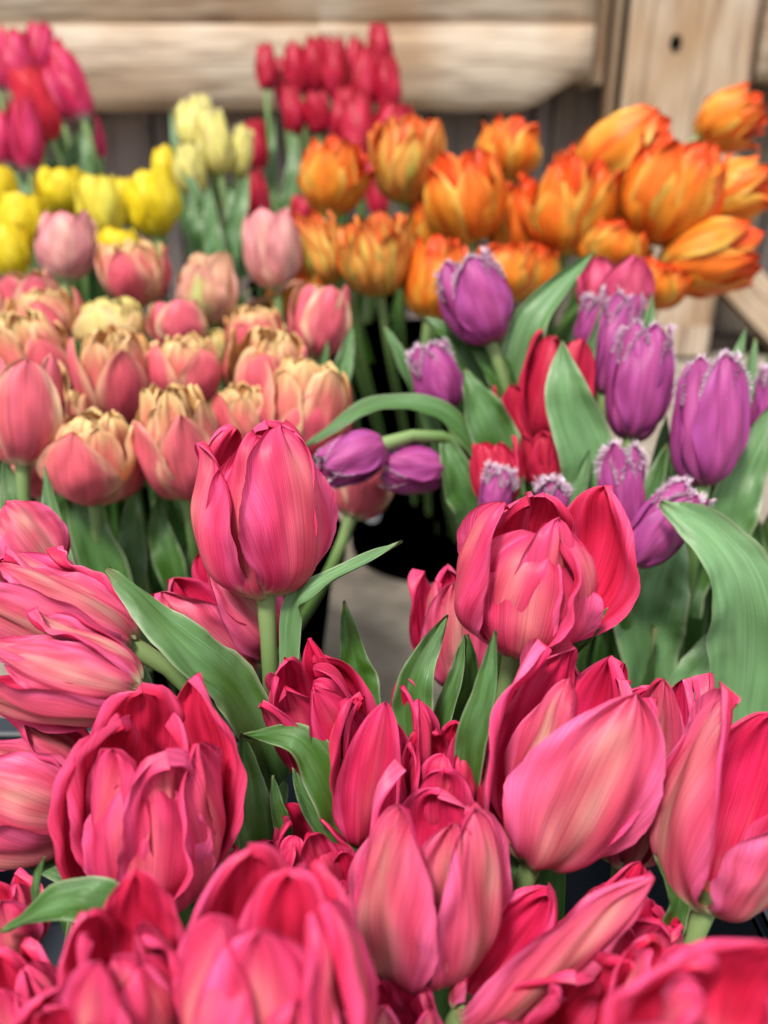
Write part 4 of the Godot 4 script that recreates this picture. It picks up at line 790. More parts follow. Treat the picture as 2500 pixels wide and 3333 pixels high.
		"pink_cup":
			add.call({"az": -56, "W": R * 1.1, "prof": opened(-5), "eL": 0.4, "eR": 0.9, "L": L * 0.98, "tip": 14, "lip": 0.9})
			add.call({"az": 84, "W": R * 0.75, "prof": opened(-3), "eL": 1.6, "eR": 1.4, "L": L * 0.98, "e0": 0.4, "tip": 20, "lip": 0.9})
			add.call({"az": 30, "W": R * 0.95, "prof": opened(2), "eL": 0.8, "eR": 0.9, "L": L * 0.66, "tip": 0, "lip": 1.0})
			add.call({"az": 140, "W": R * 0.85, "prof": opened(-2), "eL": 1.2, "eR": 1.2, "L": L * 1.0, "blunt": 0.5, "tip": -10, "lip": 0.9})
			add.call({"az": -150, "W": R * 0.95, "prof": opened(-3), "eL": 0.8, "eR": 1.0, "L": L * 1.02, "blunt": 0.5, "tip": 0, "lip": 0.9})
			add.call({"az": 56, "W": R * 0.62, "kr": kr * 0.78, "prof": opened(-4), "eL": 1.7, "eR": 1.4, "L": L * 1.0, "tip": 20, "lip": 0.9})
			add.call({"az": 4, "W": R * 0.9, "kr": kr * 0.7, "prof": opened(-5), "eL": 0.6, "eR": 0.8, "L": L * 0.98, "lip": 0.9, "blunt": 0.45})
			add.call({"az": 178, "W": R * 0.75, "kr": kr * 0.5, "prof": opened(-4), "eL": 1.0, "eR": 1.2, "L": L * 1.04, "tip": 10, "lip": 0.9, "blunt": 0.45})
		"pink_swoop":
			add.call({"az": 8, "W": R * 0.78, "prof": opened(4), "eL": 0.5, "eR": 0.2, "L": L * 1.02, "blunt": 0.8, "tip": -14, "lean": 0.05, "lip": 0.5})
			add.call({"az": -100, "W": R * 0.7, "prof": opened(26), "eL": 1.2, "eR": 1.0, "L": L * 0.34, "tip": -70, "tip0": 0.5, "jag": 0.16, "ruf": 0.0016, "lip": 0.8})
			add.call({"az": 170, "W": R * 0.9, "prof": opened(0), "eL": 0.8, "eR": 0.8, "L": L * 0.62})
			add.call({"az": 100, "W": R * 0.8, "prof": opened(0), "eL": 0.8, "eR": 0.8, "L": L * 0.8})
		"pink_big":
			add.call({"az": -74, "W": R * 0.96, "prof": opened(0), "eL": 0.2, "eR": 1.7, "e0": 0.5, "L": L * 1.02, "jag": 0.1, "lip": 0.8, "ruf": 0.0014})
			add.call({"az": 34, "W": R * 1.0, "prof": opened(9), "eL": 0.5, "eR": 0.6, "L": L * 0.60, "tip": 10, "blunt": 0.45, "lip": 0.5})
			add.call({"az": 150, "W": R * 1.05, "prof": opened(2), "eL": 0.5, "eR": 0.6, "L": L * 1.0})
			add.call({"az": -140, "W": R * 1.05, "prof": opened(2), "eL": 0.5, "eR": 0.6, "L": L * 1.0})
			add.call({"az": 100, "W": R * 0.8, "kr": kr * 0.85, "prof": opened(2), "eL": 0.8, "eR": 0.6, "L": L * 0.96, "lip": 0.7})
		"pink_lying":
			add.call({"az": -38, "W": R * 0.95, "prof": opened(0), "eL": 0.3, "eR": 0.7, "e0": 0.6, "L": L * 1.0, "crease": 0.0012, "lip": 0.7, "tip": -10})
			add.call({"az": 26, "W": R * 0.78, "prof": opened(-2), "kr": kr * 0.84, "eL": 0.5, "eR": 0.6, "e0": 0.6, "L": L * 0.84, "crease": 0.0014, "lip": 0.8, "tip": 20, "blunt": 0.75})
			add.call({"az": 92, "W": R * 0.6, "prof": opened(9), "eL": 1.7, "eR": 0.9, "e0": 0.4, "L": L * 0.74, "tip": -60, "tip0": 0.75, "blunt": 0.8, "lip": 0.4})
			add.call({"az": 150, "W": R * 0.9, "prof": opened(4), "eL": 0.6, "eR": 0.8, "L": L * 0.95, "lip": 0.7})
			add.call({"az": -115, "W": R * 0.95, "prof": opened(2), "eL": 0.8, "eR": 0.6, "L": L * 0.95, "lip": 0.7})
			add.call({"az": 60, "W": R * 0.6, "kr": kr * 0.6, "prof": opened(0), "eL": 0.8, "eR": 0.6, "L": L * 0.9, "lip": 0.8})
			add.call({"az": 50, "W": R * 0.18, "prof": opened(6), "kr": kr * 1.05, "eL": 1.6, "eR": 1.2, "e0": 0.3, "L": L * 0.16, "blunt": 0.5, "tint": "bract"})
		"pink_narrow":
			for k in 8:
				var inn := k >= 5
				add.call({"az": k * (72.0 if not inn else 120.0) + j.call(6.0) - 4.0 + (30.0 if inn else 0.0), "W": R * r.randf_range(0.62, 0.78), "kr": kr * (1.0 if not inn else 0.66), "prof": opened(r.randf_range(-2, 3)), "eL": r.randf_range(0.9, 1.7), "eR": r.randf_range(0.9, 1.7), "e0": 0.4, "L": L * r.randf_range(0.84, 1.03), "blunt": 0.6, "ruf": 0.0006, "tip": r.randf_range(-10, 40), "tip0": 0.8, "lip": 0.5})
		"pink_double", "pink_frilly", "pink_bud":
			var n := 10 if style != "pink_bud" else 7
			for k in n:
				var inner := k >= 4
				var op := r.randf_range(-2, 5) if style == "pink_double" else (r.randf_range(2, 12) if style == "pink_frilly" else r.randf_range(-9, -2))
				add.call({"az": k * (93.0 if not inner else 61.0) + j.call(12.0) + 24.0, "W": R * r.randf_range(0.74, 0.92) * (1.0 if not inner else 0.8), "kr": kr * (1.0 if not inner else r.randf_range(0.45, 0.78)), "prof": opened(op - (3.0 if inner else 0.0)), "eL": r.randf_range(0.3, 1.7), "eR": r.randf_range(0.3, 1.7), "e0": 0.38, "L": L * (r.randf_range(0.84, 1.0) if not inner else r.randf_range(0.92, 1.04)), "blunt": r.randf_range(0.4, 0.7), "ruf": 0.0008, "tip": r.randf_range(0, 70) if r.randf() < 0.75 else -50.0, "tip0": 0.75, "jag": 0.05, "lip": 0.8})
		"pink_closed", "pink_side", "raspberry", "hotpink":
			var op := 0.0 if style != "hotpink" else 6.0
			for k in 6:
				var inner := k >= 3
				add.call({"az": k * 120.0 + (60.0 if inner else 0.0) + j.call(10.0) + 15.0, "W": R * r.randf_range(0.88, 1.06), "kr": kr * (1.0 if not inner else 0.8), "prof": opened(op + r.randf_range(-3, 5)), "eL": r.randf_range(0.2, 1.2), "eR": r.randf_range(0.2, 1.3), "e0": 0.5, "L": L * r.randf_range(0.88, 1.02), "ruf": 0.0008, "tip": r.randf_range(-26, 36), "crease": r.randf_range(0, 0.0009), "jag": 0.05, "blunt": r.randf_range(0.5, 0.75), "lip": 0.7})
		"coral", "orange", "orange_green", "orange_red", "cream", "coral_green":
			var spiky := style.begins_with("orange")
			var n := 17
			for k in n:
				var ring := 0 if k < 4 else (1 if k < 9 else 2)
				var op: float = [r.randf_range(-2, 7), r.randf_range(-4, 6), r.randf_range(-3, 3)][ring] + (4.0 if spiky else 0.0)
				if ring == 0 and spiky and r.randf() < 0.25:
					op += 12.0
				var kk: float = [1.0, 0.8 if not spiky else 0.85, 0.58][ring]
				if ring == 2 and k % 2 == 0:
					kk = 0.32
				add.call({"az": k * [90.0, 72.0, 72.0][ring] + ring * 31.0 + j.call(12.0), "W": R * [r.randf_range(0.62, 0.8) if spiky else r.randf_range(0.8, 0.98), r.randf_range(0.5, 0.66), r.randf_range(0.42, 0.55)][ring], "kr": kr * kk, "prof": opened(op), "eL": r.randf_range(-0.3, 0.8), "eR": r.randf_range(-0.3, 0.8), "L": L * [r.randf_range(0.70, 0.92) if spiky else r.randf_range(0.76, 0.98), r.randf_range(0.88, 1.0), r.randf_range(0.96, 1.06)][ring], "blunt": r.randf_range(0.75, 1.1) if (spiky and ring < 2) or (ring == 0 and r.randf() < 0.85) else 0.42, "ruf": [0.0008, 0.0014, 0.0022][ring] * (1.0 if spiky else 0.6), "rff": 4.0, "tip": [r.randf_range(-24, 10), r.randf_range(-16, 30), r.randf_range(0, 50)][ring] - (30.0 * r.randf() if spiky else 0.0), "jag": 0.12 if spiky else 0.04, "ring": ring, "lip": 0.0, "pleat": 0.0016 if spiky else 0.0005})
			if style == "coral_green":
				add.call({"az": 85, "W": R * 0.55, "prof": opened(58), "L": L * 0.9, "blunt": 0.8})
		"pale", "coral_smooth", "yellow", "yellow_green", "lemon", "purple", "red", "magenta", "magenta_red":
			var slim := style in ["red", "magenta", "magenta_red"]
			for k in 6:
				var inner := k >= 3
				var op := r.randf_range(-2, 3) if not inner else r.randf_range(-1, 2)
				if style in ["purple", "red", "magenta", "magenta_red", "lemon"]:
					op = r.randf_range(-5.0, -1.0)
				add.call({"az": k * 120.0 + (60.0 if inner else 0.0) + j.call(6.0) + (8.0 if style == "purple" else 20.0), "W": R * (r.randf_range(1.0, 1.12) if not inner else 0.98), "kr": kr * (1.0 if not inner else 0.86), "prof": opened(op), "eL": r.randf_range(0.0, 0.35), "eR": r.randf_range(0.0, 0.35), "e0": 0.6, "L": L * r.randf_range(0.92, 1.0) * (1.0 if not inner else 1.02), "ruf": 0.0005, "tip": r.randf_range(-6, 14), "blunt": 0.85 if slim or style in ["purple", "lemon"] else 0.62, "jag": 0.02})
	return out


func palette_for(style: String, sd: int) -> String:
	if style in ["pink_hero", "pink_open", "pink_parrot", "pink_cup"]:
		return "pink"
	if style in ["pink_side", "pink_lying", "pink_split", "pink_front", "pink_big", "pink_swoop"]:
		return "pink_dull"
	if style == "pink_closed":
		return "pink_dull" if sd % 2 == 0 else "pink"
	if style.begins_with("pink"):
		return "pink_deep"
	if style == "orange_red":
		return "orange"
	return style


func head_meshes(style: String, L: float, R: float, sd: int) -> Array:
	# [mesh, fringe mesh or null] for each petal; far bunches share a few heads
	var variants := {"red": 3, "magenta": 3, "magenta_red": 1, "yellow": 4, "yellow_green": 1, "lemon": 3, "orange": 6, "orange_green": 3, "orange_red": 3, "pale": 2, "coral": 9}
	var key := style + "_" + (str(sd % variants[style]) if variants.has(style) else str(sd))
	if mesh_cache.has(key):
		return mesh_cache[key]
	var r := RandomNumberGenerator.new()
	r.seed = hash(style) % 10000 + (sd % variants[style] if variants.has(style) else sd) * 77
	var near := style.begins_with("pink")
	var medium := style in ["purple", "raspberry", "hotpink", "coral", "coral_smooth", "pale", "cream", "coral_green"]
	var nu := 32 if near else (18 if medium else 12)
	var nv := 38 if near else (22 if medium else 16)
	var c: Dictionary = PAL[palette_for(style, sd)]
	var inner_c: Dictionary = c
	var heads := []
	var k := 0
	for p in petals_of(style, L, R, r):
		if near:
			# no two petals of a parrot-like flower are alike: loose, keeled, crimped towards the tip
			var small: float = clampf(L / 0.075, 0.3, 1.0) * (0.5 if style in ["pink_double", "pink_frilly", "pink_bud", "pink_narrow"] else 1.0)
			p.pleat = p.get("pleat", r.randf_range(0.0012, 0.0026) * small)
			p.crease = (p.get("crease", 0.0) + r.randf_range(0.0004, 0.0014)) * small
			p.kr *= r.randf_range(0.93, 1.07)
			p.L *= r.randf_range(0.96, 1.05)
			p.lean = p.get("lean", 0.0) + r.randf_range(-0.05, 0.05)
			p.twist = p.get("twist", 0.0) + r.randf_range(-14, 14) * small
			p.cf = r.randf_range(1.05, 1.4)
			p.blunt = p.get("blunt", 0.55) * 1.08 + 0.03
			p.lip = p.get("lip", 0.5) * 0.6
			p.ruf = (p.get("ruf", 0.0008) + 0.0008) * small
			p.rff = r.randf_range(2.5, 5.0)
		var cc: Dictionary = c
		if p.has("ring") and p.ring > 0:
			# the crown petals of a double flower show their inner pigment on both faces
			cc = c.duplicate()
			cc.mid = c.mid.lerp(c.imid, 0.45 * p.ring)
			cc.rib = c.rib.lerp(c.mid, 0.4)
			cc.rims = 0.85
			if not style.begins_with("orange"):
				# cream and yellow crown
				cc.tip = c.irim
				cc.tips = 0.4 + 0.2 * p.ring
				cc.rib = c.mid
				cc.mid = c.mid.lerp(c.imid, 0.3 * p.ring)
				cc.ribw = 0.4
		if p.has("tint"):
			cc = PAL[p.tint]
		var m := petal(p, cc, nu, nv, sd * 3.7 + k * 1.93)
		var fm: ArrayMesh = null
		if style == "purple":
			fm = fringe(m, nv, Color(0.48, 0.16, 0.36), 0.0042 if sd not in [9, 10] else 0.0018, 0.68, sd * 40 + k, 120)
		elif style == "lemon":
			fm = fringe(m, nv, Color(0.88, 0.80, 0.35), 0.0045, 0.5, sd * 40 + k, 50)
		heads.append([m[0], fm])
		k += 1
	mesh_cache[key] = [heads, L, R]
	return mesh_cache[key]


# ------------------------------------------------------------------ stems and leaves

func tube(pts: PackedVector3Array, radii: PackedFloat32Array, cols: PackedColorArray, sides: int) -> ArrayMesh:
	var st := SurfaceTool.new()
	st.begin(Mesh.PRIMITIVE_TRIANGLES)
	var n := pts.size()
	var ref := Vector3(0.2, 0.1, 1).normalized()
	for k in n:
		var t := (pts[mini(k + 1, n - 1)] - pts[maxi(k - 1, 0)]).normalized()
		var a := t.cross(ref).normalized()
		var b := a.cross(t).normalized()
		for i in sides + 1:
			var g := TAU * i / sides
			var d := a * cos(g) + b * sin(g)
			st.set_normal(d)
			st.set_color(cols[k])
			st.set_uv(Vector2(float(i) / sides, float(k) / n))
			st.add_vertex(pts[k] + d * radii[k])
	for k in n - 1:
		for i in sides:
			var p := k * (sides + 1) + i
			var q := p + sides + 1
			for x in [p, p + 1, q, p + 1, q + 1, q]:
				st.add_index(x)
	return st.commit()


func stem_mesh(a: Vector3, b: Vector3, ax: Vector3, rad: float, green: Color, top: Color) -> ArrayMesh:
	var d := a.distance_to(b)
	var p1 := a + Vector3.UP * d * 0.4
	var p2 := b - ax * d * 0.32
	var pts := PackedVector3Array()
	var rr := PackedFloat32Array()
	var cc := PackedColorArray()
	var n := 14
	for k in n + 1:
		var t := float(k) / n
		pts.append(a.bezier_interpolate(p1, p2, b + ax * 0.004, t))
		rr.append(rad * (1.15 - 0.2 * t + 0.25 * sm(0.95, 1.0, t)))
		cc.append(green.lerp(top, sm(0.8, 1.0, t)))
	return tube(pts, rr, cc, 10)


func leaf_mesh(p: Array, half: float, face: Vector3, twist: float, fold: float, tone: float, nu: int, nv: int, sd: float) -> ArrayMesh:
	var pos := PackedVector3Array()
	var co := PackedColorArray()
	var ci := PackedColorArray()
	var uv := PackedVector2Array()
	var deep := Color(0.05, 0.15, 0.014)
	var waxy := Color(0.19, 0.38, 0.16)
	var edge := Color(0.42, 0.50, 0.30)
	var q := [p[0] * 2.0 - p[1], p[0], p[1], p[2], p[3], p[3] * 2.0 - p[2]]
	for j in nv + 1:
		var v := float(j) / nv
		var f := v * 3.0
		var s := mini(int(f), 2)
		var c: Vector3 = q[s + 1].cubic_interpolate(q[s + 2], q[s], q[s + 3], f - s)
		var f2 := minf(f + 0.05, 3.0)
		var s2 := mini(int(f2), 2)
		var f1 := maxf(f - 0.05, 0.0)
		var s1 := mini(int(f1), 2)
		var tan_: Vector3 = (q[s2 + 1].cubic_interpolate(q[s2 + 2], q[s2], q[s2 + 3], f2 - s2) - q[s1 + 1].cubic_interpolate(q[s1 + 2], q[s1], q[s1 + 3], f1 - s1)).normalized()
		var nf := (face - tan_ * face.dot(tan_)).normalized()
		nf = nf.rotated(tan_, deg_to_rad(twist) * v)
		var b := tan_.cross(nf).normalized()
		var w := half * (0.62 + 0.38 * sm(0.0, 0.5, v)) * pow(maxf(0.0, 1.0 - pow(v, 2.4)), 0.85)
		for i in nu + 1:
			var u := 2.0 * i / nu - 1.0
			var lift := fold * w * (pow(absf(u), 1.6) - 0.3) * (1.0 - 0.3 * v)
			lift += half * 0.16 * noise.get_noise_2d(v * 3.0 + sd, u * 0.8) * (0.3 + absf(u))
			lift += half * 0.05 * noise.get_noise_2d(v * 9.0 + sd, u * 1.5 + 4.0) * absf(u)
			var ww := w * (1.0 + 0.05 * noise.get_noise_2d(v * 5.0 + sd, signf(u) * 3.0))
			pos.append(c + b * u * ww + nf * lift)
			var st := noise.get_noise_2d(u * 7.0 + sd, v * 1.5)
			var bl := noise.get_noise_2d(u * 1.2 + sd * 2.0, v * 3.0 + 5.0)
			var g := deep.lerp(waxy, clampf(tone * tone * 0.5 + tone * 0.4 + 0.22 * bl + 0.12 * st, 0.0, 1.2))
			g = g.lerp(edge, 0.7 * sm(0.93, 1.0, absf(u)))
			g = g.lerp(Color(0.40, 0.40, 0.18), 0.6 * sm(0.95, 1.0, v))
			var h := deep.lerp(waxy, clampf(tone * 0.8 + 0.25 * bl, 0.0, 1.0))
			co.append(g)
			ci.append(h)
			uv.append(Vector2(0.5 + 0.5 * u, 1.0 - v))
	return grid_mesh(nu, nv, pos, co, ci, uv, 0.0011)


# ------------------------------------------------------------------ the flowers

func build_tulips() -> void:
	var names := {"pink": "pink_tulip", "coral": "coral_tulip", "orange": "orange_tulip", "purple": "purple_tulip", "yellow": "yellow_tulip", "lemon": "pale_yellow_tulip", "red": "red_tulip", "magenta": "magenta_tulip"}
	var made := {}
	for t in TULIPS:
		var style: String = t[1]
		var bunch: Dictionary = BUNCHES[t[2]]
		var head: Vector3 = t[3]
		var ax: Vector3 = t[4].normalized()
		var called: String = names[t[2]]
		if style == "raspberry" or style == "magenta_red":
			called = "red_tulip"
		elif style == "hotpink":
			called = "pink_tulip"
		rng.seed = hash(t[0])
		# the stem stands on the floor of its bucket
		var c: Vector3 = bunch.at
		var off := Vector3(head.x - c.x, 0, head.z - c.z) * 0.6
		if t[2] == "pink":
			off = Vector3(clampf(head.x - c.x, -0.18, 0.16), 0, clampf(head.z - c.z, -0.12, 0.13))
		else:
			off = off.limit_length(bunch.r)
		var foot := c + off
		var o := thing(called, t[9], "tulip", foot, bunch.group)
		made[t[0]] = o
		var far: bool = t[2] in ["red", "magenta", "yellow", "lemon", "orange"]
		var green := Color(0.09, 0.18, 0.045)
		var top := Color(0.20, 0.29, 0.11)
		put("stem", stem_mesh(Vector3.ZERO, head - foot, ax, 0.0036 if t[2] != "pink" else 0.0032, green, top), mat.stem, o)
		var hm := head_meshes(style, t[5], t[6], t[8])
		var z := (Vector3(0, 0.4, 0.9) - ax * ax.dot(Vector3(0, 0.4, 0.9))).normalized()
		var bas := Basis(ax.cross(z).normalized(), ax, z)
		bas = bas * Basis(Vector3.UP, deg_to_rad(t[7]))
		bas = bas.scaled_local(Vector3(t[6] / hm[2], t[5] / hm[1], t[6] / hm[2]))
		var xf := Transform3D(bas, head - foot)
		for h in hm[0]:
			var pm := put("petal", h[0], mat.petal, o, xf)
			if h[1] != null:
				var fm := put("fringe", h[1], mat.fringe, pm)
				fm.set_meta("kind", "stuff")
		# leaves that clasp the stem lower down
		for k in (0 if t[0] in ["V1", "V2", "V9", "V10", "C4", "C5", "C15", "C22", "O12", "O13", "O14", "O21", "O22"] else {"pink": 2, "coral": 3, "purple": 4, "orange": 2}.get(t[2], 1)):
			var a := rng.randf() * TAU
			var out := Vector3(cos(a), 0, sin(a))
			var b0 := (head - foot) * rng.randf_range(0.05, 0.2)
			var hgt: float = (head - foot).y * rng.randf_range(0.62, 0.86)
			var tipp := Vector3((head - foot).x * 0.7, hgt, (head - foot).z * 0.7) + out * rng.randf_range(0.012, 0.035)
			var pts := [b0, b0.lerp(tipp, 0.35) + out * 0.012, b0.lerp(tipp, 0.7) + out * 0.012, tipp]
			put("leaf", leaf_mesh(pts, rng.randf_range(0.012, 0.021), -out, rng.randf_range(-30, 30), 0.35, rng.randf_range(0.1, 0.6), 6, 12, rng.randf() * 50.0), mat.leaf, o)
	var k := 0
	for l in LEAVES:
		var o: Node3D = made[l[0]]
		var pts := []
		for p in l[1]:
			pts.append(p - o.position)
		put("leaf", leaf_mesh(pts, l[2], l[3].normalized(), l[4], l[5], l[6], 14, 32, k * 3.3), mat.leaf, o)
		k += 1


# ------------------------------------------------------------------ setting

func box(st: SurfaceTool, lo: Vector3, hi: Vector3, uvs := 1.0, along := 0, tint := Color.WHITE, off := Vector2.ZERO, bevel := 0.0) -> void:
	# a board with chamfered edges along its length; grain follows the axis "along"
	var c := (lo + hi) * 0.5
	var h := (hi - lo) * 0.5
	for f in 6:
		var ax := f / 2
		var sgn := 1.0 if f % 2 == 0 else -1.0
		var n := Vector3.ZERO
		n[ax] = sgn
		var a := (ax + 1) % 3
		var b := (ax + 2) % 3
		var ring := [Vector2(-1, -1), Vector2(1, -1), Vector2(1, 1), Vector2(-1, 1)]
		var ps := []
		for e in ring:
			var p := c
			p[ax] += sgn * h[ax]
			p[a] += e.x * (h[a] - bevel)
			p[b] += e.y * (h[b] - bevel)
			ps.append(p)
		var order := [0, 2, 1, 0, 3, 2] if sgn > 0 else [0, 1, 2, 0, 2, 3]
		for i in order:
			var p: Vector3 = ps[i]
			st.set_normal(n)
			st.set_color(tint)
			var u := p[along]
			var others := [0, 1, 2].filter(func(x): return x != along)
			st.set_uv(Vector2(u, p[others[0]] + p[others[1]]) * uvs + off)
			st.add_vertex(p)
	if bevel > 0.0:
		for ax in 3:
			var a := (ax + 1) % 3
			var b := (ax + 2) % 3
			for sa in [-1.0, 1.0]:
				for sb in [-1.0, 1.0]:
					var n := Vector3.ZERO
					n[a] = sa
					n[b] = sb
					n = n.normalized()
					var ps := []
					for e in [-1.0, 1.0]:
						for g in 2:
							var p := c
							p[ax] += e * (h[ax] - bevel)
							p[a] += sa * (h[a] - (bevel if g == 0 else 0.0))
							p[b] += sb * (h[b] - (0.0 if g == 0 else bevel))
							ps.append(p)
					for i in [0, 1, 2, 1, 3, 2]:
						var p: Vector3 = ps[i]
						st.set_normal(n)
						st.set_color(tint)
						var others := [0, 1, 2].filter(func(x): return x != along)
						st.set_uv(Vector2(p[along], p[others[0]] + p[others[1]]) * uvs + off)
						st.add_vertex(p)


func board(called: String, lo: Vector3, hi: Vector3, m: String, along: int, tint: Color, parent: Node, bevel := 0.004) -> MeshInstance3D:
	var st := SurfaceTool.new()
	st.begin(Mesh.PRIMITIVE_TRIANGLES)
	box(st, lo, hi, 0.8, along, tint, Vector2(rng.randf(), rng.randf()), bevel)
	return put(called, st.commit(), mat[m], parent)


func build_floor() -> void:
	var pm := BoxMesh.new()
	pm.size = Vector3(8, 0.1, 8)
	var o := put("ground", pm, mat.floor, self, Transform3D(Basis.IDENTITY, Vector3(0, -0.05, -1)))
	o.set_meta("kind", "structure")
	o.set_meta("label", "beige stone floor under the flower buckets")


func beam_mesh(x0: float, x1: float, y0: float, y1: float, z0: float, z1: float, lift: Callable) -> ArrayMesh:
	# a hewn horizontal timber whose lower edge follows lift(x)
	var st := SurfaceTool.new()
	st.begin(Mesh.PRIMITIVE_TRIANGLES)
	var n := 60
	var sec := func(x: float) -> Array:
		var w := 0.004 * noise.get_noise_2d(x * 5.0, 3.0)
		var b: float = y0 + lift.call(x) + w
		var f := z1 + 0.003 * noise.get_noise_2d(x * 4.0, 8.0)
		return [Vector3(x, y1, z0), Vector3(x, y1, f - 0.006), Vector3(x, y1 - 0.006, f), Vector3(x, lerpf(b, y1, 0.5), f + 0.003), Vector3(x, b + 0.022, f), Vector3(x, b + 0.006, f - 0.008), Vector3(x, b, f - 0.022), Vector3(x, b, z0)]
	st.set_smooth_group(0)
	for k in n:
		var xa := lerpf(x0, x1, float(k) / n)
		var xb := lerpf(x0, x1, float(k + 1) / n)
		var a: Array = sec.call(xa)
		var b: Array = sec.call(xb)
		for i in 8:
			var i2 := (i + 1) % 8
			for p in [a[i], b[i], a[i2], b[i], b[i2], a[i2]]:
				st.set_color(Color.WHITE)
				st.set_uv(Vector2(p.x, p.y - p.z) * 0.8 + Vector2(0.1, 0.2))
				st.add_vertex(p)
	for e in 2:
		var s: Array = sec.call(x0 if e == 0 else x1)
		for i in range(1, 7):
			for p in ([s[0], s[i], s[i + 1]] if e == 0 else [s[0], s[i + 1], s[i]]):
				st.set_color(Color(0.7, 0.68, 0.66))
				st.set_uv(Vector2(p.z, p.y))
				st.add_vertex(p)
	st.generate_normals()
	return st.commit()


func build_wall() -> void:
	rng.seed = 91
	var w := thing("timber_wall", "old timber wall with a pale hewn beam and post over dark planks", "wall", Vector3(0, 0, -1.9))
	# dark upright planks
	var x := -1.9
	var k := 0
	while x < 1.6:
		var slim := k % 3 == 1
		var wd := rng.randf_range(0.03, 0.05) if slim else rng.randf_range(0.085, 0.14)
		var tone := rng.randf_range(0.75, 1.1)
		var tint := Color(tone, tone * rng.randf_range(0.88, 0.96), tone * rng.randf_range(0.80, 0.95))
		if x + wd > 0.46:
			tint = Color(1.35, 1.1, 0.92) * tone
		elif slim:
			# battens with the remains of a blue grey paint
			tint = Color(1.15, 1.35, 1.6) * tone
		var z := rng.randf_range(-0.135, -0.125) + (0.006 if slim else 0.0)
		board("plank" if not slim else "batten", Vector3(x, 0.0, z - 0.025), Vector3(x + wd - 0.006, 1.6, z), "plank", 1, tint, w, 0.002)
		x += wd
		k += 1
	board("backing_board", Vector3(-1.9, 0.0, -0.2), Vector3(1.6, 1.6, -0.165), "plank", 0, Color.WHITE, w)
	# beams and posts
	put("beam", beam_mesh(-1.6, 0.405, 0.502, 0.650, -0.12, 0.03, func(xx: float) -> float: return 0.055 * sm(0.27, 0.4, xx)), mat.wood, w)
	put("beam", beam_mesh(-1.6, 0.405, 0.6465, 0.95, -0.12, 0.024, func(_xx: float) -> float: return 0.0), mat.wood, w)
	put("beam", beam_mesh(0.735, 1.5, 0.555, 0.95, -0.12, 0.015, func(xx: float) -> float: return -0.05 * sm(0.76, 0.95, xx)), mat.wood, w)
	board("joint_block", Vector3(0.409, 0.545, -0.12), Vector3(0.441, 0.95, -0.02), "wood", 1, Color.WHITE, w)
	var post := board("post", Vector3(0.455, 0.0, -0.10), Vector3(0.715, 1.3, 0.045), "wood", 1, Color(1.02, 0.98, 0.95), w, 0.010)
	var cy := CylinderMesh.new()
	cy.top_radius = 0.0105
	cy.bottom_radius = 0.0105
	cy.height = 0.004
	var hx := Transform3D(Basis(Vector3.RIGHT, PI / 2.0).scaled(Vector3(1.0, 1.35, 1.0)), Vector3(0.558, 0.617, 0.0455))
	put("nail_hole", cy, mat.hole, post, hx)
	# slanting brace and lower rail to the right of the post
	var st := SurfaceTool.new()
	st.begin(Mesh.PRIMITIVE_TRIANGLES)
	box(st, Vector3(-0.35, -0.045, -0.03), Vector3(0.35, 0.045, 0.03), 0.8, 0, Color(1.0, 0.95, 0.88), Vector2(0.3, 0.7), 0.005)
	put("brace", st.commit(), mat.wood, w, Transform3D(Basis(Vector3.BACK, deg_to_rad(-41.0)), Vector3(0.90, 0.05, 0.0)))
	board("floor_rail", Vector3(0.72, 0.0, -0.11), Vector3(1.5, 0.03, -0.04), "plank", 0, Color(0.5, 0.45, 0.4), w)


func lathe(profile: Array, sides: int) -> ArrayMesh:
	var st := SurfaceTool.new()
	st.begin(Mesh.PRIMITIVE_TRIANGLES)
	for k in profile.size() - 1:
		var a: Vector2 = profile[k]
		var b: Vector2 = profile[k + 1]
		var d := (b - a).normalized()
		for i in sides:
			var g0 := TAU * i / sides
			var g1 := TAU * (i + 1) / sides
			var q := [[a, g0], [b, g0], [a, g1], [b, g0], [b, g1], [a, g1]]
			for e in q:
				var p: Vector2 = e[0]
				st.set_normal(Vector3(cos(e[1]) * d.y, -d.x, sin(e[1]) * d.y))
				st.add_vertex(Vector3(cos(e[1]) * p.x, p.y, sin(e[1]) * p.x))
	return st.commit()


func bucket(label: String, at: Vector3, r: float, h: float) -> Node3D:
	var o := thing("flower_bucket", label, "bucket", Vector3(at.x, 0, at.z), "black buckets on the floor")
	var rb := r * 0.82
	put("body", lathe([Vector2(0.0, 0.001), Vector2(rb - 0.006, 0.001), Vector2(rb, 0.006), Vector2(r, h - 0.004), Vector2(r - 0.003, h - 0.003), Vector2(rb - 0.004, 0.012), Vector2(0.0, 0.012)], 56), mat.bucket, o)
	put("rim", lathe([Vector2(r + 0.0002, h - 0.016), Vector2(r + 0.007, h - 0.014), Vector2(r + 0.008, h - 0.002), Vector2(r + 0.005, h + 0.001), Vector2(r - 0.002, h + 0.001), Vector2(r - 0.004, h - 0.006)], 56), mat.bucket, o)
	return o


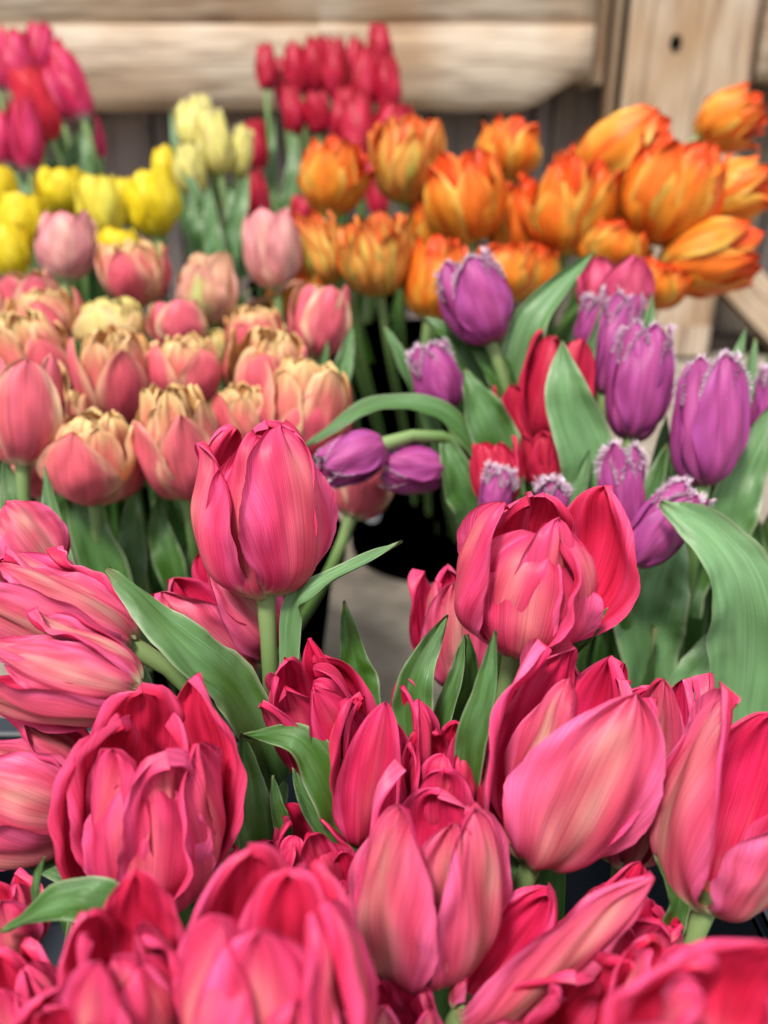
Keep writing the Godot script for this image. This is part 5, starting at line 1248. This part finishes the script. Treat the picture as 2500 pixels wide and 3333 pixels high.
func build_containers() -> void:
	bucket("black plastic bucket holding the coral tulips, beside the tallest pink tulip", BUNCHES.coral.at, 0.118, 0.17)
	var ob := bucket("tall black plastic bucket with a blue sticker holding the orange tulips", BUNCHES.orange.at, 0.122, 0.25)
	# round sticker on the flank facing the camera
	var dir := Vector3(-0.7, 0, 0.71).normalized()
	var rr := 0.1 + (0.122 - 0.1) * 0.085 / 0.25
	for e in [["sticker", 0.017, 0.0008, "sticker_white"], ["sticker_centre", 0.0115, 0.0012, "sticker_blue"]]:
		var cy := CylinderMesh.new()
		cy.top_radius = e[1]
		cy.bottom_radius = e[1]
		cy.height = 0.0012
		cy.radial_segments = 32
		var xf := Transform3D(Basis(Vector3.UP.cross(dir).normalized(), dir, Vector3.UP.cross(dir).normalized().cross(dir)), dir * (rr + e[2]) + Vector3.UP * 0.085)
		put(e[0], cy, mat[e[3]], ob, xf)
	bucket("black plastic bucket holding the purple tulips, behind the crate rim", BUNCHES.purple.at, 0.108, 0.15)
	bucket("black plastic bucket holding the yellow tulips", BUNCHES.yellow.at, 0.112, 0.22)
	bucket("slim black plastic bucket holding the pale yellow tulips", BUNCHES.lemon.at, 0.078, 0.22)
	bucket("black plastic bucket holding the red tulips in front of the planks", BUNCHES.red.at, 0.112, 0.25)
	bucket("black plastic bucket holding the magenta tulips", BUNCHES.magenta.at, 0.112, 0.25)
	# front crate
	var o := thing("flower_crate", "dark blue grey plastic crate with stepped rim holding the hot pink tulips", "crate", Vector3.ZERO)
	var lo := Vector3(-0.25, 0.0, -0.385)
	var hi := Vector3(0.165, 0.15, -0.03)
	for e in [
		["crate_floor", Vector3(lo.x, 0.002, lo.z), Vector3(hi.x, 0.012, hi.z)],
		["back_wall", Vector3(lo.x, 0.0125, lo.z), Vector3(hi.x, 0.15, lo.z + 0.006)],
		["front_wall", Vector3(lo.x, 0.0125, hi.z - 0.006), Vector3(hi.x, 0.15, hi.z)],
		["side_wall", Vector3(lo.x, 0.0125, lo.z + 0.0065), Vector3(lo.x + 0.006, 0.15, hi.z - 0.0065)],
		["side_wall", Vector3(hi.x - 0.006, 0.0125, lo.z + 0.0065), Vector3(hi.x, 0.15, hi.z - 0.0065)],
		["rim", Vector3(lo.x - 0.012, 0.1505, lo.z - 0.012), Vector3(hi.x + 0.03, 0.156, lo.z + 0.004)],
		["rim", Vector3(hi.x - 0.004, 0.1505, lo.z + 0.0045), Vector3(hi.x + 0.03, 0.156, hi.z)],
		["rim", Vector3(lo.x - 0.012, 0.1505, lo.z + 0.0045), Vector3(lo.x + 0.004, 0.156, hi.z)],
		["side_ledge", Vector3(hi.x + 0.0005, 0.09, lo.z), Vector3(hi.x + 0.09, 0.096, hi.z)],
		["side_ledge", Vector3(hi.x + 0.05, 0.0965, lo.z), Vector3(hi.x + 0.056, 0.115, hi.z)],
	]:
		var st := SurfaceTool.new()
		st.begin(Mesh.PRIMITIVE_TRIANGLES)
		box(st, e[1], e[2], 1.0, 0, Color.WHITE, Vector2.ZERO, 0.0012)
		put(e[0], st.commit(), mat.crate, o)
